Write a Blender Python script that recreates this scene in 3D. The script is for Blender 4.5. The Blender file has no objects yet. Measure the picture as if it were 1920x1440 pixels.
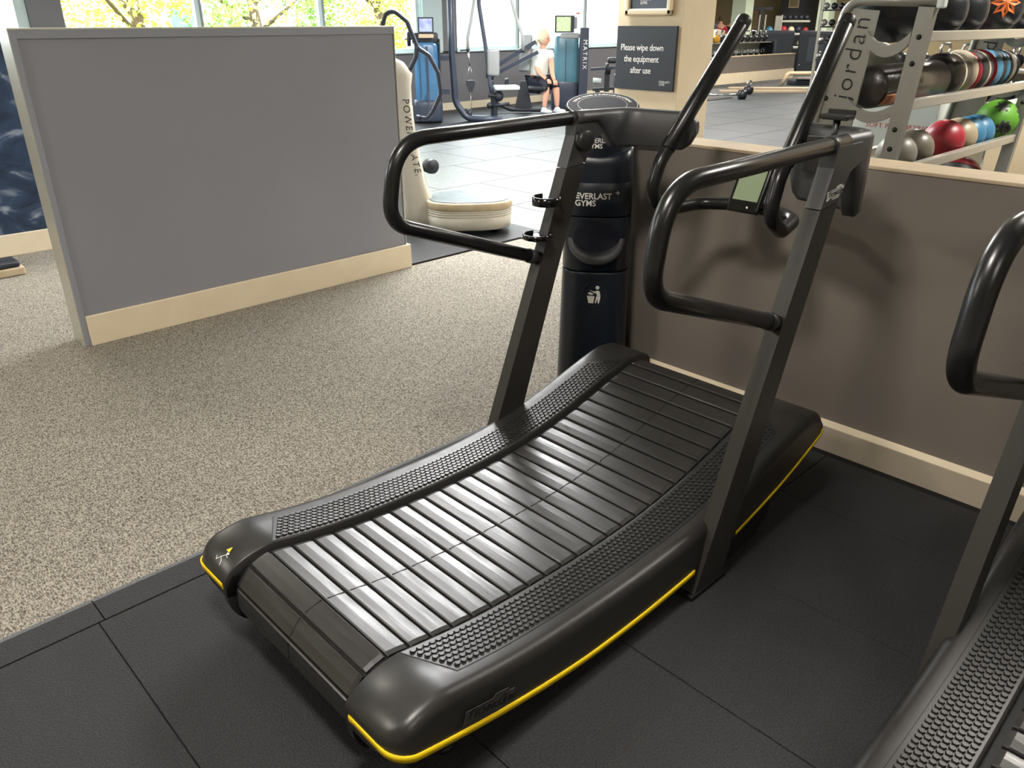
import bpy, bmesh, math, random
import numpy as np
from mathutils import Vector, Matrix

C = bpy.context.scene.collection
S = bpy.context.scene
PI = math.pi

# ------------------------------------------------------------------ camera
cam_d = bpy.data.cameras.new('camera')
cam = bpy.data.objects.new('camera', cam_d); C.objects.link(cam)
cam_d.sensor_width = 36.0
cam_d.lens = 1467.3 * 36.0 / 1920.0
cam_d.clip_start = 0.05; cam_d.clip_end = 200
CAMZ = 1.55
def cam_axes(yaw, pitch, roll):
    cy, sy, cp, sp = math.cos(yaw), math.sin(yaw), math.cos(pitch), math.sin(pitch)
    fwd = Vector((cy*cp, sy*cp, -sp)); right = Vector((sy, -cy, 0)); up = right.cross(fwd)
    r = right*math.cos(roll) + up*math.sin(roll); u = -right*math.sin(roll) + up*math.cos(roll)
    return r, u, fwd
r_, u_, f_ = cam_axes(math.radians(46.03), math.radians(24.873), math.radians(-0.066))
cam.matrix_world = Matrix(((r_.x, u_.x, -f_.x, 0), (r_.y, u_.y, -f_.y, 0), (r_.z, u_.z, -f_.z, CAMZ), (0, 0, 0, 1)))
S.camera = cam

# ------------------------------------------------------------------ world, exposure
S.view_settings.view_transform = 'Standard'
S.view_settings.look = 'None'
S.view_settings.gamma = 1.0
S.view_settings.use_curve_mapping = False
S.view_settings.exposure = 0.95
w = bpy.data.worlds.new('sky'); S.world = w; w.use_nodes = True
bg = w.node_tree.nodes['Background']
bg.inputs['Color'].default_value = (0.93, 0.97, 1.0, 1)
bg.inputs['Strength'].default_value = 8.5
try:
    S.cycles.max_bounces = 6; S.cycles.diffuse_bounces = 4; S.cycles.glossy_bounces = 3
    S.cycles.caustics_reflective = False; S.cycles.caustics_refractive = False
    S.cycles.sample_clamp_indirect = 6.0
    S.cycles.use_denoising = True
except Exception:
    pass

sun_d = bpy.data.lights.new('sun', 'SUN'); sun = bpy.data.objects.new('sun', sun_d); C.objects.link(sun)
sun_d.energy = 6.0; sun_d.color = (1.0, 0.95, 0.85); sun_d.angle = math.radians(1.5)
sun.rotation_euler = Vector((0.25, 0.75, -1.0)).to_track_quat('-Z', 'Y').to_euler()

CEIL = 3.1
# (x, y, size_x, size_y, watts, colour) : the ceiling's own light panels
PANELS = [
    (0.35, 0.95, 0.42, 0.42, 36, (1.0, 0.93, 0.85)),
    (0.2, -1.9, 0.6, 0.6, 14, (1.0, 0.93, 0.85)),
    (-2.2, 3.6, 0.6, 0.6, 46, (1.0, 0.93, 0.85)),
    (5.0, 5.5, 1.2, 2.4, 210, (0.97, 0.98, 1.0)),
    (1.3, 7.2, 1.2, 0.6, 55, (1.0, 0.95, 0.88)),
    (9.0, 8.0, 1.2, 1.2, 120, (0.97, 0.98, 1.0)),
    (5.2, 0.2, 1.0, 0.6, 70, (1.0, 0.94, 0.86)),
    (9.5, 3.2, 1.2, 0.6, 90, (1.0, 0.94, 0.86)),
    (14.5, 8.5, 1.2, 0.6, 110, (1.0, 0.94, 0.86)),
    (15.0, 4.0, 1.2, 0.6, 110, (1.0, 0.94, 0.86)),
    (20.0, 9.0, 1.2, 0.6, 130, (1.0, 0.92, 0.80)),
    (21.0, 14.5, 1.2, 0.6, 150, (1.0, 0.92, 0.80)),
    (26.0, 12.0, 1.2, 0.6, 150, (1.0, 0.92, 0.80)),
]
for px, py, sx, sy, wt, col in PANELS:
    ld = bpy.data.lights.new('panel_light', 'AREA'); lo = bpy.data.objects.new('panel_light', ld); C.objects.link(lo)
    ld.shape = 'RECTANGLE'; ld.size = sx; ld.size_y = sy; ld.energy = wt; ld.color = col
    lo.location = (px, py, CEIL - 0.035)
# daylight portals in the window openings (they only guide sampling of the sky)
for x0, x1 in ((-2.5, 3.1), (3.65, 9.5), (10.4, 16.4)):
    ld = bpy.data.lights.new('window_portal', 'AREA'); lo = bpy.data.objects.new('window_portal', ld); C.objects.link(lo)
    ld.shape = 'RECTANGLE'; ld.size = x1 - x0; ld.size_y = 1.85
    ld.cycles.is_portal = True
    lo.location = ((x0 + x1)/2, 12.40, 1.97); lo.rotation_euler = (-PI/2, 0, 0)

# ------------------------------------------------------------------ materials
def lin(c):
    return tuple((v/255/12.92 if v/255 <= 0.04045 else ((v/255 + 0.055)/1.055)**2.4) for v in c)
MATS = {}
def mat(name, rgb, rough=0.5, metal=0.0, spec=0.5, noise=None, bump=None, emit=None, trans=0.0, coat=0.0, rnoise=None):
    """noise=(scale,(sx,sy,sz),rgb2,contrast) ; bump=(scale,strength[,stretch]); rnoise=(scale,stretch,amount)"""
    m = bpy.data.materials.new(name); m.use_nodes = True
    nt = m.node_tree; b = nt.nodes['Principled BSDF']
    b.inputs['Base Color'].default_value = (*lin(rgb), 1)
    b.inputs['Roughness'].default_value = rough
    b.inputs['Metallic'].default_value = metal
    b.inputs['Specular IOR Level'].default_value = spec
    if coat: b.inputs['Coat Weight'].default_value = coat; b.inputs['Coat Roughness'].default_value = 0.12
    if trans: b.inputs['Transmission Weight'].default_value = trans
    tc = None
    def coords(stretch):
        nonlocal tc
        if tc is None: tc = nt.nodes.new('ShaderNodeTexCoord')
        mp = nt.nodes.new('ShaderNodeMapping'); mp.inputs['Scale'].default_value = stretch
        nt.links.new(tc.outputs['Object'], mp.inputs['Vector']); return mp.outputs['Vector']
    if noise:
        sc, st, rgb2, con = noise
        n = nt.nodes.new('ShaderNodeTexNoise'); n.inputs['Scale'].default_value = sc; n.inputs['Detail'].default_value = 5
        nt.links.new(coords(st), n.inputs['Vector'])
        rp = nt.nodes.new('ShaderNodeValToRGB')
        rp.color_ramp.elements[0].position = 0.5 - con; rp.color_ramp.elements[1].position = 0.5 + con
        rp.color_ramp.elements[0].color = (*lin(rgb2), 1); rp.color_ramp.elements[1].color = (*lin(rgb), 1)
        nt.links.new(n.outputs['Fac'], rp.inputs['Fac']); nt.links.new(rp.outputs['Color'], b.inputs['Base Color'])
    if rnoise:
        sc, st, am = rnoise
        n = nt.nodes.new('ShaderNodeTexNoise'); n.inputs['Scale'].default_value = sc; n.inputs['Detail'].default_value = 4
        nt.links.new(coords(st), n.inputs['Vector'])
        mr = nt.nodes.new('ShaderNodeMapRange')
        mr.inputs['From Min'].default_value = 0.3; mr.inputs['From Max'].default_value = 0.7
        mr.inputs['To Min'].default_value = max(0.02, rough - am); mr.inputs['To Max'].default_value = rough + am
        nt.links.new(n.outputs['Fac'], mr.inputs['Value']); nt.links.new(mr.outputs['Result'], b.inputs['Roughness'])
    if bump:
        n = nt.nodes.new('ShaderNodeTexNoise'); n.inputs['Scale'].default_value = bump[0]; n.inputs['Detail'].default_value = 3
        nt.links.new(coords(bump[2] if len(bump) > 2 else (1, 1, 1)), n.inputs['Vector'])
        bp = nt.nodes.new('ShaderNodeBump'); bp.inputs['Strength'].default_value = bump[1]; bp.inputs['Distance'].default_value = 0.004
        nt.links.new(n.outputs['Fac'], bp.inputs['Height']); nt.links.new(bp.outputs['Normal'], b.inputs['Normal'])
    if emit:
        b.inputs['Emission Color'].default_value = (*lin(emit[0]), 1); b.inputs['Emission Strength'].default_value = emit[1]
    MATS[name] = m
    return m

mat('carpet', (174, 168, 156), 0.95, spec=0.1, noise=(230, (1, .4, 1), (82, 78, 70), 0.15), bump=(260, 0.6, (1, .4, 1)))
mat('mat_rubber', (58, 58, 60), 0.72, spec=0.35, noise=(210, (1, 1, 1), (34, 35, 37), 0.16), bump=(190, 1.0))
mat('mat_edge', (120, 122, 124), 0.7, spec=0.4, noise=(240, (1, 1, 1), (60, 62, 64), 0.15), bump=(240, 0.8))
mat('seam', (14, 14, 14), 0.9)
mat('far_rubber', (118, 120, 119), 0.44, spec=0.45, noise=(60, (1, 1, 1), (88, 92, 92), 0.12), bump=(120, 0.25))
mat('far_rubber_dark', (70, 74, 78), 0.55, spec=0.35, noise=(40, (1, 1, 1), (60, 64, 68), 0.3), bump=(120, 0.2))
mat('lid_plastic', (20, 23, 30), 0.7, spec=0.15)
mat('dark_rubber', (30, 31, 34), 0.5, spec=0.4, bump=(150, 0.3))
mat('wall_grey', (151, 152, 160), 0.34, spec=0.4, noise=(1.6, (1, 1, 1), (145, 146, 154), 0.3))
mat('wall_trim', (152, 155, 164), 0.4, spec=0.4)
mat('half_wall', (130, 122, 115), 0.42, spec=0.4, noise=(1.8, (1, 1, 1), (122, 115, 108), 0.3))
mat('half_cap', (196, 178, 150), 0.5, noise=(9, (1, 1, 1), (184, 165, 138), 0.3))
mat('cream', (246, 232, 204), 0.45, noise=(7, (1, 1, 1), (236, 220, 190), 0.3))
mat('skirting_shaded', (190, 178, 158), 0.45)  # cream skirting face, its shade put into the colour
mat('silver_edge', (205, 204, 192), 0.35, metal=0.2)
mat('far_wall', (120, 118, 122), 0.6)
mat('frame_white', (205, 222, 222), 0.4)
mat('frame_grey', (140, 142, 146), 0.5)
mat('column_cream', (226, 207, 176), 0.6, noise=(5, (1, 1, 1), (218, 198, 166), 0.3))
mat('ceiling', (225, 222, 215), 0.9)
mat('warm_wall', (205, 188, 150), 0.8)
mat('black_plastic', (44, 43, 42), 0.38, spec=0.55, rnoise=(26, (1, 1, 1), 0.05), bump=(600, 0.04))
mat('belt_rubber', (52, 51, 50), 0.35, spec=0.6, rnoise=(4, (12, 1.5, 6), 0.08), noise=(5, (2, 1, 1), (42, 41, 40), 0.3), bump=(10, 0.05, (26, 1, 4)))
mat('black_dark', (12, 12, 13), 0.6)
mat('pad_rubber', (40, 40, 39), 0.38, spec=0.55)
mat('steel_black', (34, 34, 35), 0.27, metal=0.35, spec=0.6, bump=(900, 0.05))
mat('upright_paint', (60, 58, 56), 0.42, spec=0.5, metal=0.2, bump=(800, 0.05))
mat('cast_grey', (86, 86, 88), 0.42, metal=0.45, bump=(900, 0.08))
mat('grip_rubber', (26, 26, 28), 0.36, spec=0.6)
mat('yellow', (250, 214, 20), 0.45)
mat('badge_grey', (84, 82, 80), 0.4, metal=0.3)
mat('badge_silver', (225, 226, 222), 0.5)
mat('ink', (12, 12, 12), 0.6)
mat('white_ink', (240, 238, 232), 0.5)
mat('screen_lcd', (150, 166, 134), 0.25, spec=0.5)
mat('gloss_black', (14, 14, 16), 0.12, spec=0.6)
mat('steel', (190, 190, 188), 0.25, metal=0.9)
mat('bin_plastic', (26, 32, 42), 0.30, spec=0.5, bump=(500, 0.05))
mat('bin_hole', (10, 18, 36), 0.6)
mat('bin_lip', (74, 76, 78), 0.34)
mat('pp_white', (214, 210, 198), 0.35, spec=0.5, noise=(6, (1, 1, 1), (200, 194, 178), 0.3))
mat('pp_dirty', (214, 198, 168), 0.4, noise=(12, (1, 1, 1), (190, 170, 135), 0.25))
mat('pp_top', (92, 100, 104), 0.40, spec=0.6, noise=(9, (1, 1, 1), (66, 74, 80), 0.2))
mat('machine_dark', (52, 60, 76), 0.4, spec=0.5)
mat('machine_black', (34, 38, 46), 0.5)
mat('shroud_blue', (78, 132, 176), 0.22, spec=0.6, noise=(1.6, (1, 1, 0.8), (54, 92, 126), 0.25))
mat('shroud_teal', (98, 150, 166), 0.25, spec=0.6, noise=(1.6, (1, 1, 0.8), (62, 98, 114), 0.25))
mat('vinyl_grey', (150, 152, 152), 0.45)
mat('vinyl_black', (40, 41, 44), 0.4)
mat('screen_photo', (150, 160, 214), 0.3, noise=(11, (1, 1, 1), (96, 100, 130), 0.12), emit=((140, 150, 210), 0.5))
mat('screen_green', (186, 208, 168), 0.3, noise=(26, (1, 1, 1), (120, 160, 96), 0.12), emit=((160, 190, 130), 0.6))
mat('skin', (222, 168, 142), 0.55)
mat('shirt', (226, 228, 218), 0.85)
mat('leggings', (28, 32, 46), 0.7)
mat('shoe', (226, 228, 232), 0.6)
mat('hair', (226, 218, 190), 0.7, noise=(60, (1, 1, 0.3), (196, 182, 146), 0.2))
mat('rack_steel', (150, 149, 143), 0.4, metal=0.5, bump=(700, 0.05))
mat('rack_rail', (196, 194, 184), 0.3, metal=0.6)
mat('ball_black', (34, 37, 42), 0.3, spec=0.55, bump=(160, 0.3))
mat('ball_grey', (128, 126, 116), 0.4)
mat('ball_taupe', (118, 112, 100), 0.35)
mat('ball_red', (158, 44, 54), 0.38)
mat('ball_tan', (158, 146, 120), 0.4)
mat('ball_blue', (64, 118, 152), 0.4)
mat('ball_green', (92, 150, 46), 0.5)
mat('ball_char', (60, 58, 58), 0.5)
mat('ball_orange', (232, 118, 52), 0.5)
mat('bag_vinyl', (38, 34, 33), 0.28, spec=0.6, noise=(14, (1, 1, 1), (52, 44, 40), 0.2), bump=(18, 0.8))
mat('bag_red', (142, 34, 44), 0.35)
mat('bag_white', (206, 196, 172), 0.35)
mat('bag_blue', (74, 128, 156), 0.35)
mat('tape', (158, 96, 62), 0.6)
mat('foam_white', (214, 222, 220), 0.55)
mat('print_red', (206, 84, 72), 0.6)
mat('iron', (40, 42, 46), 0.35, metal=0.4)
mat('iron_gold', (224, 164, 40), 0.5)
mat('chrome', (200, 202, 200), 0.18, metal=0.9)
mat('green_white', (206, 222, 200), 0.6)
mat('dark_pier', (82, 82, 86), 0.7)
mat('brown_edge', (98, 84, 74), 0.7)
mat('cabinet_navy', (30, 38, 50), 0.5)
mat('cabinet_panel', (52, 64, 76), 0.4)
mat('bench_beige', (196, 174, 146), 0.5)
mat('red_cloth', (190, 44, 52), 0.8)
mat('navy_cloth', (34, 38, 56), 0.8)
mat('trunk', (96, 78, 60), 0.9)
mat('leaf_yellow', (196, 204, 88), 0.6)
mat('leaf_green', (140, 176, 84), 0.6)
mat('grass', (120, 150, 84), 0.9)
mat('render_white', (232, 230, 224), 0.8)
mat('roof_grey', (140, 142, 148), 0.8)
mat('step_top', (30, 36, 46), 0.5)
mat('lamp_face', (255, 250, 240), 0.5, emit=((255, 246, 232), 4.0))

def glass_mat():
    m = bpy.data.materials.new('window_glass'); m.use_nodes = True; nt = m.node_tree
    nt.nodes.remove(nt.nodes['Principled BSDF'])
    t = nt.nodes.new('ShaderNodeBsdfTransparent'); t.inputs['Color'].default_value = (0.95, 0.98, 0.98, 1)
    g = nt.nodes.new('ShaderNodeBsdfGlossy'); g.inputs['Roughness'].default_value = 0.02
    x = nt.nodes.new('ShaderNodeMixShader'); x.inputs['Fac'].default_value = 0.06
    nt.links.new(t.outputs[0], x.inputs[1]); nt.links.new(g.outputs[0], x.inputs[2])
    nt.links.new(x.outputs[0], nt.nodes['Material Output'].inputs['Surface']); MATS['glass'] = m
glass_mat()
def mural_mat():
    """dark blue printed panel with soft pale blurred shapes (the photo's own flat mural)"""
    m = bpy.data.materials.new('mural_print'); m.use_nodes = True; nt = m.node_tree; b = nt.nodes['Principled BSDF']
    b.inputs['Roughness'].default_value = 0.35
    tc = nt.nodes.new('ShaderNodeTexCoord'); mp = nt.nodes.new('ShaderNodeMapping'); mp.inputs['Scale'].default_value = (1.0, 1.0, 1.6)
    mp.inputs['Rotation'].default_value = (0, 0.5, 0)
    n = nt.nodes.new('ShaderNodeTexNoise'); n.inputs['Scale'].default_value = 3.4; n.inputs['Detail'].default_value = 3; n.inputs['Distortion'].default_value = 1.2
    rp = nt.nodes.new('ShaderNodeValToRGB'); cr = rp.color_ramp
    cr.elements[0].position = 0.36; cr.elements[0].color = (*lin((24, 40, 62)), 1)
    cr.elements[1].position = 0.74; cr.elements[1].color = (*lin((170, 180, 192)), 1)
    e = cr.elements.new(0.55); e.color = (*lin((46, 66, 94)), 1)
    nt.links.new(tc.outputs['Object'], mp.inputs['Vector']); nt.links.new(mp.outputs['Vector'], n.inputs['Vector'])
    nt.links.new(n.outputs['Fac'], rp.inputs['Fac']); nt.links.new(rp.outputs['Color'], b.inputs['Base Color']); MATS['mural'] = m
mural_mat()

# ------------------------------------------------------------------ mesh builder
def fillet(pts, r, n=6):
    pts = [Vector(p) for p in pts]; out = [pts[0]]
    rr = r if isinstance(r, (list, tuple)) else [r]*len(pts)
    for i in range(1, len(pts) - 1):
        p, a, b = pts[i], pts[i-1], pts[i+1]
        da, db = (a - p), (b - p); la, lb = da.length, db.length
        da.normalize(); db.normalize()
        ang = da.angle(db)
        if ang > PI - 0.02: out.append(p); continue
        t = min(rr[i]/math.tan(ang/2), la*0.49, lb*0.49)
        s, e = p + da*t, p + db*t
        for k in range(n + 1):
            u = k/n
            out.append(s*(1-u)**2 + p*2*u*(1-u) + e*u*u)
    out.append(pts[-1]); return out

class MB:
    def __init__(self):
        self.v = []; self.f = []; self.m = []; self.s = []; self.cur = 0; self.mats = []
    def use(self, name):
        if name not in self.mats: self.mats.append(name)
        self.cur = self.mats.index(name); return self
    def add(self, vs, fs, smooth=False, T=None):
        o = len(self.v)
        for p in vs:
            p = Vector(p)
            self.v.append(tuple(T @ p if T is not None else p))
        for f in fs:
            self.f.append(tuple(i + o for i in f)); self.m.append(self.cur); self.s.append(smooth)
        return self
    def box(self, c, s, rot=None, bev=0.0, seg=2):
        bm = bmesh.new(); bmesh.ops.create_cube(bm, size=1.0)
        for v in bm.verts: v.co = Vector((v.co.x*s[0], v.co.y*s[1], v.co.z*s[2]))
        if bev > 0:
            bmesh.ops.bevel(bm, geom=list(bm.edges), offset=min(bev, min(s)*0.49), segments=seg, affect='EDGES', profile=0.5)
        T = Matrix.Translation(Vector(c))
        if rot is not None: T = T @ (rot if isinstance(rot, Matrix) else Matrix.Rotation(rot, 4, 'Z')).to_4x4()
        bm.verts.index_update()
        self.add([v.co for v in bm.verts], [[v.index for v in f.verts] for f in bm.faces], bev > 0.012, T); bm.free(); return self
    def bx(self, x0, x1, y0, y1, z0, z1, bev=0.0):
        return self.box(((x0+x1)/2, (y0+y1)/2, (z0+z1)/2), (abs(x1-x0), abs(y1-y0), abs(z1-z0)), bev=bev)
    def bar(self, a, b, wd, th, up=(0, 0, 1), bev=0.0):
        a, b = Vector(a), Vector(b); d = b - a; L = d.length; d.normalize()
        up = Vector(up); side = d.cross(up)
        if side.length < 1e-4: side = d.cross(Vector((1, 0, 0)))
        side.normalize(); u2 = side.cross(d)
        R = Matrix((d, side, u2)).transposed().to_4x4()
        return self.box((a + b)/2, (L, wd, th), rot=R, bev=bev)
    def tube(self, pts, r, n=14, caps=True, flat=1.0):
        pts = [Vector(p) for p in pts]; N = len(pts)
        rs = r if isinstance(r, (list, tuple)) else [r]*N
        t = [(pts[min(i+1, N-1)] - pts[max(i-1, 0)]).normalized() for i in range(N)]
        ref = Vector((0, 0, 1)) if abs(t[0].z) < 0.9 else Vector((1, 0, 0))
        nrm = (ref - t[0]*ref.dot(t[0])).normalized()
        vs, fs = [], []
        for i in range(N):
            if i: nrm = (nrm - t[i]*nrm.dot(t[i])).normalized()
            bn = t[i].cross(nrm)
            for k in range(n):
                a = 2*PI*k/n
                vs.append(pts[i] + nrm*math.cos(a)*rs[i] + bn*math.sin(a)*rs[i]*flat)
        for i in range(N-1):
            for k in range(n):
                k2 = (k+1) % n
                fs.append((i*n+k, i*n+k2, (i+1)*n+k2, (i+1)*n+k))
        self.add(vs, fs, True)
        if caps:
            o = len(self.v) - len(vs)
            self.f.append(tuple(o + k for k in reversed(range(n)))); self.m.append(self.cur); self.s.append(False)
            self.f.append(tuple(o + (N-1)*n + k for k in range(n))); self.m.append(self.cur); self.s.append(False)
        return self
    def prism(self, poly, axis, a, b, T=None):
        """poly in the plane of the two other axes (cyclic order), extruded along axis from a to b"""
        def P(u, v, w_):
            return {'x': (w_, u, v), 'y': (u, w_, v), 'z': (u, v, w_)}[axis]
        n = len(poly); vs = [P(u, v, a) for u, v in poly] + [P(u, v, b) for u, v in poly]
        fs = [tuple(range(n)), tuple(range(2*n-1, n-1, -1))] + [(i, i+n, (i+1) % n + n, (i+1) % n) for i in range(n)]
        return self.add(vs, fs, False, T)
    def loft(self, rings, closed=True, caps=True, smooth=True, T=None):
        n = len(rings[0]); vs = [p for r in rings for p in r]; fs = []
        for i in range(len(rings)-1):
            for k in range(n if closed else n-1):
                k2 = (k+1) % n
                fs.append((i*n+k, i*n+k2, (i+1)*n+k2, (i+1)*n+k))
        self.add(vs, fs, smooth, T)
        if caps and closed:
            o = len(self.v) - len(vs)
            self.f.append(tuple(o+k for k in reversed(range(n)))); self.m.append(self.cur); self.s.append(False)
            self.f.append(tuple(o+(len(rings)-1)*n+k for k in range(n))); self.m.append(self.cur); self.s.append(False)
        return self
    def lathe(self, prof, c=(0, 0, 0), n=24, R=None, sy=1.0):
        c = Vector(c); rings = []
        for r, z in prof:
            ring = []
            for k in range(n):
                a = 2*PI*k/n; p = Vector((r*math.cos(a), r*math.sin(a)*sy, z))
                if R is not None: p = R @ p
                ring.append(c + p)
            rings.append(ring)
        return self.loft(rings, caps=True)
    def sphere(self, c, r, n=20, m=12, sc=(1, 1, 1), R=None):
        prof = [(max(0.001, math.sin(PI*i/m))*r, -math.cos(PI*i/m)*r) for i in range(m+1)]
        c = Vector(c); rings = []
        for rr, z in prof:
            ring = []
            for k in range(n):
                a = 2*PI*k/n; p = Vector((rr*math.cos(a)*sc[0], rr*math.sin(a)*sc[1], z*sc[2]))
                if R is not None: p = R @ p
                ring.append(c + p)
            rings.append(ring)
        return self.loft(rings, caps=True)
    def text(self, s, fn, size, depth=0.0008, align='LEFT', sx=1.0, bold=0.0, spacing=1.0):
        """flat lettering; fn maps (u, v, w) in metres to a point"""
        cu = bpy.data.curves.new('t', 'FONT'); cu.body = s; cu.size = size; cu.extrude = depth/2
        cu.align_x = align; cu.offset = bold; cu.space_character = spacing; cu.resolution_u = 3
        o = bpy.data.objects.new('t', cu); C.objects.link(o)
        dg = bpy.context.evaluated_depsgraph_get(); me = o.evaluated_get(dg).to_mesh()
        vs = [fn(v.co.x*sx, v.co.y, v.co.z + depth/2) for v in me.vertices]
        fs = [tuple(p.vertices) for p in me.polygons]
        self.add(vs, fs, False)
        o.evaluated_get(dg).to_mesh_clear(); bpy.data.objects.remove(o); bpy.data.curves.remove(cu)
        return self
    def obj(self, name, parent=None, mat_name=None, loc=None):
        me = bpy.data.meshes.new(name); me.from_pydata(self.v, [], self.f)
        ms = self.mats or [mat_name]
        if mat_name and not self.mats: ms = [mat_name]
        for k in ms: me.materials.append(MATS[k])
        me.polygons.foreach_set('material_index', self.m)
        me.polygons.foreach_set('use_smooth', self.s)
        me.validate(); me.update()
        bm = bmesh.new(); bm.from_mesh(me); bmesh.ops.recalc_face_normals(bm, faces=bm.faces); bm.to_mesh(me); bm.free()
        o = bpy.data.objects.new(name, me); C.objects.link(o)
        if parent is not None: o.parent = parent
        if loc is not None: o.location = loc
        return o
def M(name): return MB().use(name)

def tag(o, label, cat, group=None, kind=None):
    o['label'] = label; o['category'] = cat
    if group: o['group'] = group
    if kind: o['kind'] = kind
    return o
def thing(name, label, cat, loc=(0, 0, 0), rotz=0.0, group=None):
    o = bpy.data.objects.new(name, None); C.objects.link(o); o.location = loc; o.rotation_euler = (0, 0, rotz)
    return tag(o, label, cat, group)
def struct(o, label=None):
    o['kind'] = 'structure'
    if label: o['label'] = label
    return o
def dup(root, loc=None, rotz=None, label=None, group=None, scale=None):
    r = root.copy(); C.objects.link(r)
    if loc is not None: r.location = loc
    if rotz is not None: r.rotation_euler = (0, 0, rotz)
    if scale is not None: r.scale = (scale,)*3
    if label: r['label'] = label
    if group: r['group'] = group
    for ch in list(root.children):
        c = ch.copy(); C.objects.link(c); c.parent = r
        for g in ch.children:
            d = g.copy(); C.objects.link(d); d.parent = c
    return r
def frame_fn(o, ux, uy):
    o, ux, uy = Vector(o), Vector(ux).normalized(), Vector(uy).normalized(); uz = ux.cross(uy)
    return lambda u, v, w_: o + ux*u + uy*v + uz*w_

# ------------------------------------------------------------------ the setting
# base floor under everything
m = M('seam'); m.bx(-6, 34, -6, 22, -0.06, -0.022); struct(m.obj('floor'))
# far rubber tiles, brick-laid, one mesh
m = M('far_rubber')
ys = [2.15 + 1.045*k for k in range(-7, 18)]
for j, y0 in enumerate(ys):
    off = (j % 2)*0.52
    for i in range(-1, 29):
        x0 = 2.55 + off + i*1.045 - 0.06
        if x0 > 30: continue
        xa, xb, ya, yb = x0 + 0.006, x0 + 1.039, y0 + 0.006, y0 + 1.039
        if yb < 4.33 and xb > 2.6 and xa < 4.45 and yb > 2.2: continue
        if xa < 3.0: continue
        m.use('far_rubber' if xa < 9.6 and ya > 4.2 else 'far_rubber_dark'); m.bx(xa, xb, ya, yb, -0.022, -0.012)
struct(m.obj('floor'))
# carpet: between the mat and the partition and beyond it on the left
m = M('carpet')
m.bx(-6, 4.62, 2.19, 4.335, -0.03, -0.010)
m.bx(-6, 3.19, 4.335, 6.6, -0.03, -0.010)
struct(m.obj('floor'))
# black platform matting beneath the vibration plate
m = M('dark_rubber')
m.bx(3.19, 3.86, 4.34, 5.9, -0.025, 0.004, 0.003); m.bx(3.866, 4.55, 4.34, 5.9, -0.025, 0.004, 0.003)
tag(m.obj('rubber_mat'), 'black rubber mat beneath the white vibration plate beside the carpet', 'mat')
m = M('dark_rubber')
for i in range(8): m.bx(7.6 + i*1.1, 7.6 + i*1.1 + 1.09, 9.9, 12.25, -0.02, 0.002, 0.003)
tag(m.obj('rubber_mat'), 'long black rubber mat in front of the windows beneath the weight machines', 'mat')
# thick rubber matting below the curved treadmills
m = M('seam'); m.bx(-3.2, 2.80, -3.2, 2.07, -0.03, -0.006)
m.use('mat_rubber')
yj = [-2.935, -1.935, -0.935, 0.065, 1.065, 2.063]
xj = [-2.69, -1.68, -0.66, 0.357, 0.865, 1.37, 1.876, 2.385, 2.745]
for a, b in zip(xj, xj[1:]):
    for c, d in zip(yj, yj[1:]):
        m.bx(a + 0.0014, b - 0.0014, c + 0.0014, d - 0.0014, -0.02, 0.0, 0.002)
struct(m.obj('floor'))
m = MB().use('mat_rubber')
xs = [-3.2, -1.76, -0.70, 0.375, 1.435, 2.5, 2.78]
for a, b in zip(xs, xs[1:]):
    a += 0.0016; b -= 0.0016
    m.use('mat_rubber'); m.prism([(2.067, -0.02), (2.067, 0.0), (2.168, 0.0), (2.168, -0.02)], 'x', a, b)
    m.use('mat_edge'); m.prism([(2.168, -0.02), (2.168, 0.0), (2.203, -0.012), (2.203, -0.02)], 'x', a, b)
struct(m.obj('trim_1'))

# grey partition in the middle of the floor
def partition(name, x0, x1, y0, y1, h):
    p = M('wall_grey'); p.bx(x0 + 0.012, x1 - 0.012, y0 + 0.004, y1 - 0.004, 0.0, h - 0.01)
    p.use('wall_trim')
    p.bx(x0 + 0.01, x1 - 0.01, y0 - 0.004, y0 + 0.01, h - 0.045, h - 0.006, 0.002)
    p.bx(x0, x0 + 0.028, y0 - 0.005, y0 + 0.012, -0.01, h - 0.006, 0.002)
    p.use('silver_edge')
    p.bx(x0 - 0.004, x0 + 0.002, y0 - 0.001, y1, -0.01, h - 0.004)
    p.bx(x1 - 0.002, x1 + 0.002, y0 + 0.001, y1, 0.1, h - 0.004)
    p.bx(x0 - 0.006, x1 + 0.006, y0 - 0.006, y1 + 0.006, h - 0.008, h, 0.002)
    return struct(p.obj(name))
partition('wall_middle', 1.045, 3.165, 4.33, 4.488, 1.524)
m = M('cream'); m.bx(1.074, 3.172, 4.312, 4.33, -0.010, 0.152, 0.003); m.bx(3.165, 3.190, 4.312, 4.49, -0.010, 0.152, 0.003)
struct(m.obj('baseboard_middle'))
# mural panel partition farther left
m = M('mural'); m.bx(-4.0, 2.2, 6.60, 6.72, 0.14, 1.50); struct(m.obj('wall_left'), 'dark blue mural panel with blurred pale shapes')
m = M('cream'); m.bx(-4.0, 2.2, 6.58, 6.60, -0.01, 0.145, 0.003); struct(m.obj('baseboard_left'))
# half wall in front of the treadmills
m = M('half_wall'); m.bx(2.81, 2.975, -3.4, 2.32, -0.01, 1.085)
m.use('half_cap'); m.bx(2.806, 2.985, -3.405, 2.325, 1.085, 1.098, 0.003)
struct(m.obj('wall_front'))
m = M('skirting_shaded'); m.bx(2.786, 2.81, -3.4, 2.32, -0.01, 0.098)
m.use('cream'); m.prism([(2.7855, 0.098), (2.7855, 0.1015), (2.81, 0.117), (2.81, 0.098)], 'y', -3.4, 2.32)
struct(m.obj('baseboard_front'))
# square column with the sign
m = M('column_cream'); m.bx(5.0, 5.40, 3.475, 4.05, -0.02, CEIL + 0.05, 0.004); struct(m.obj('wall_column'))
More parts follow.
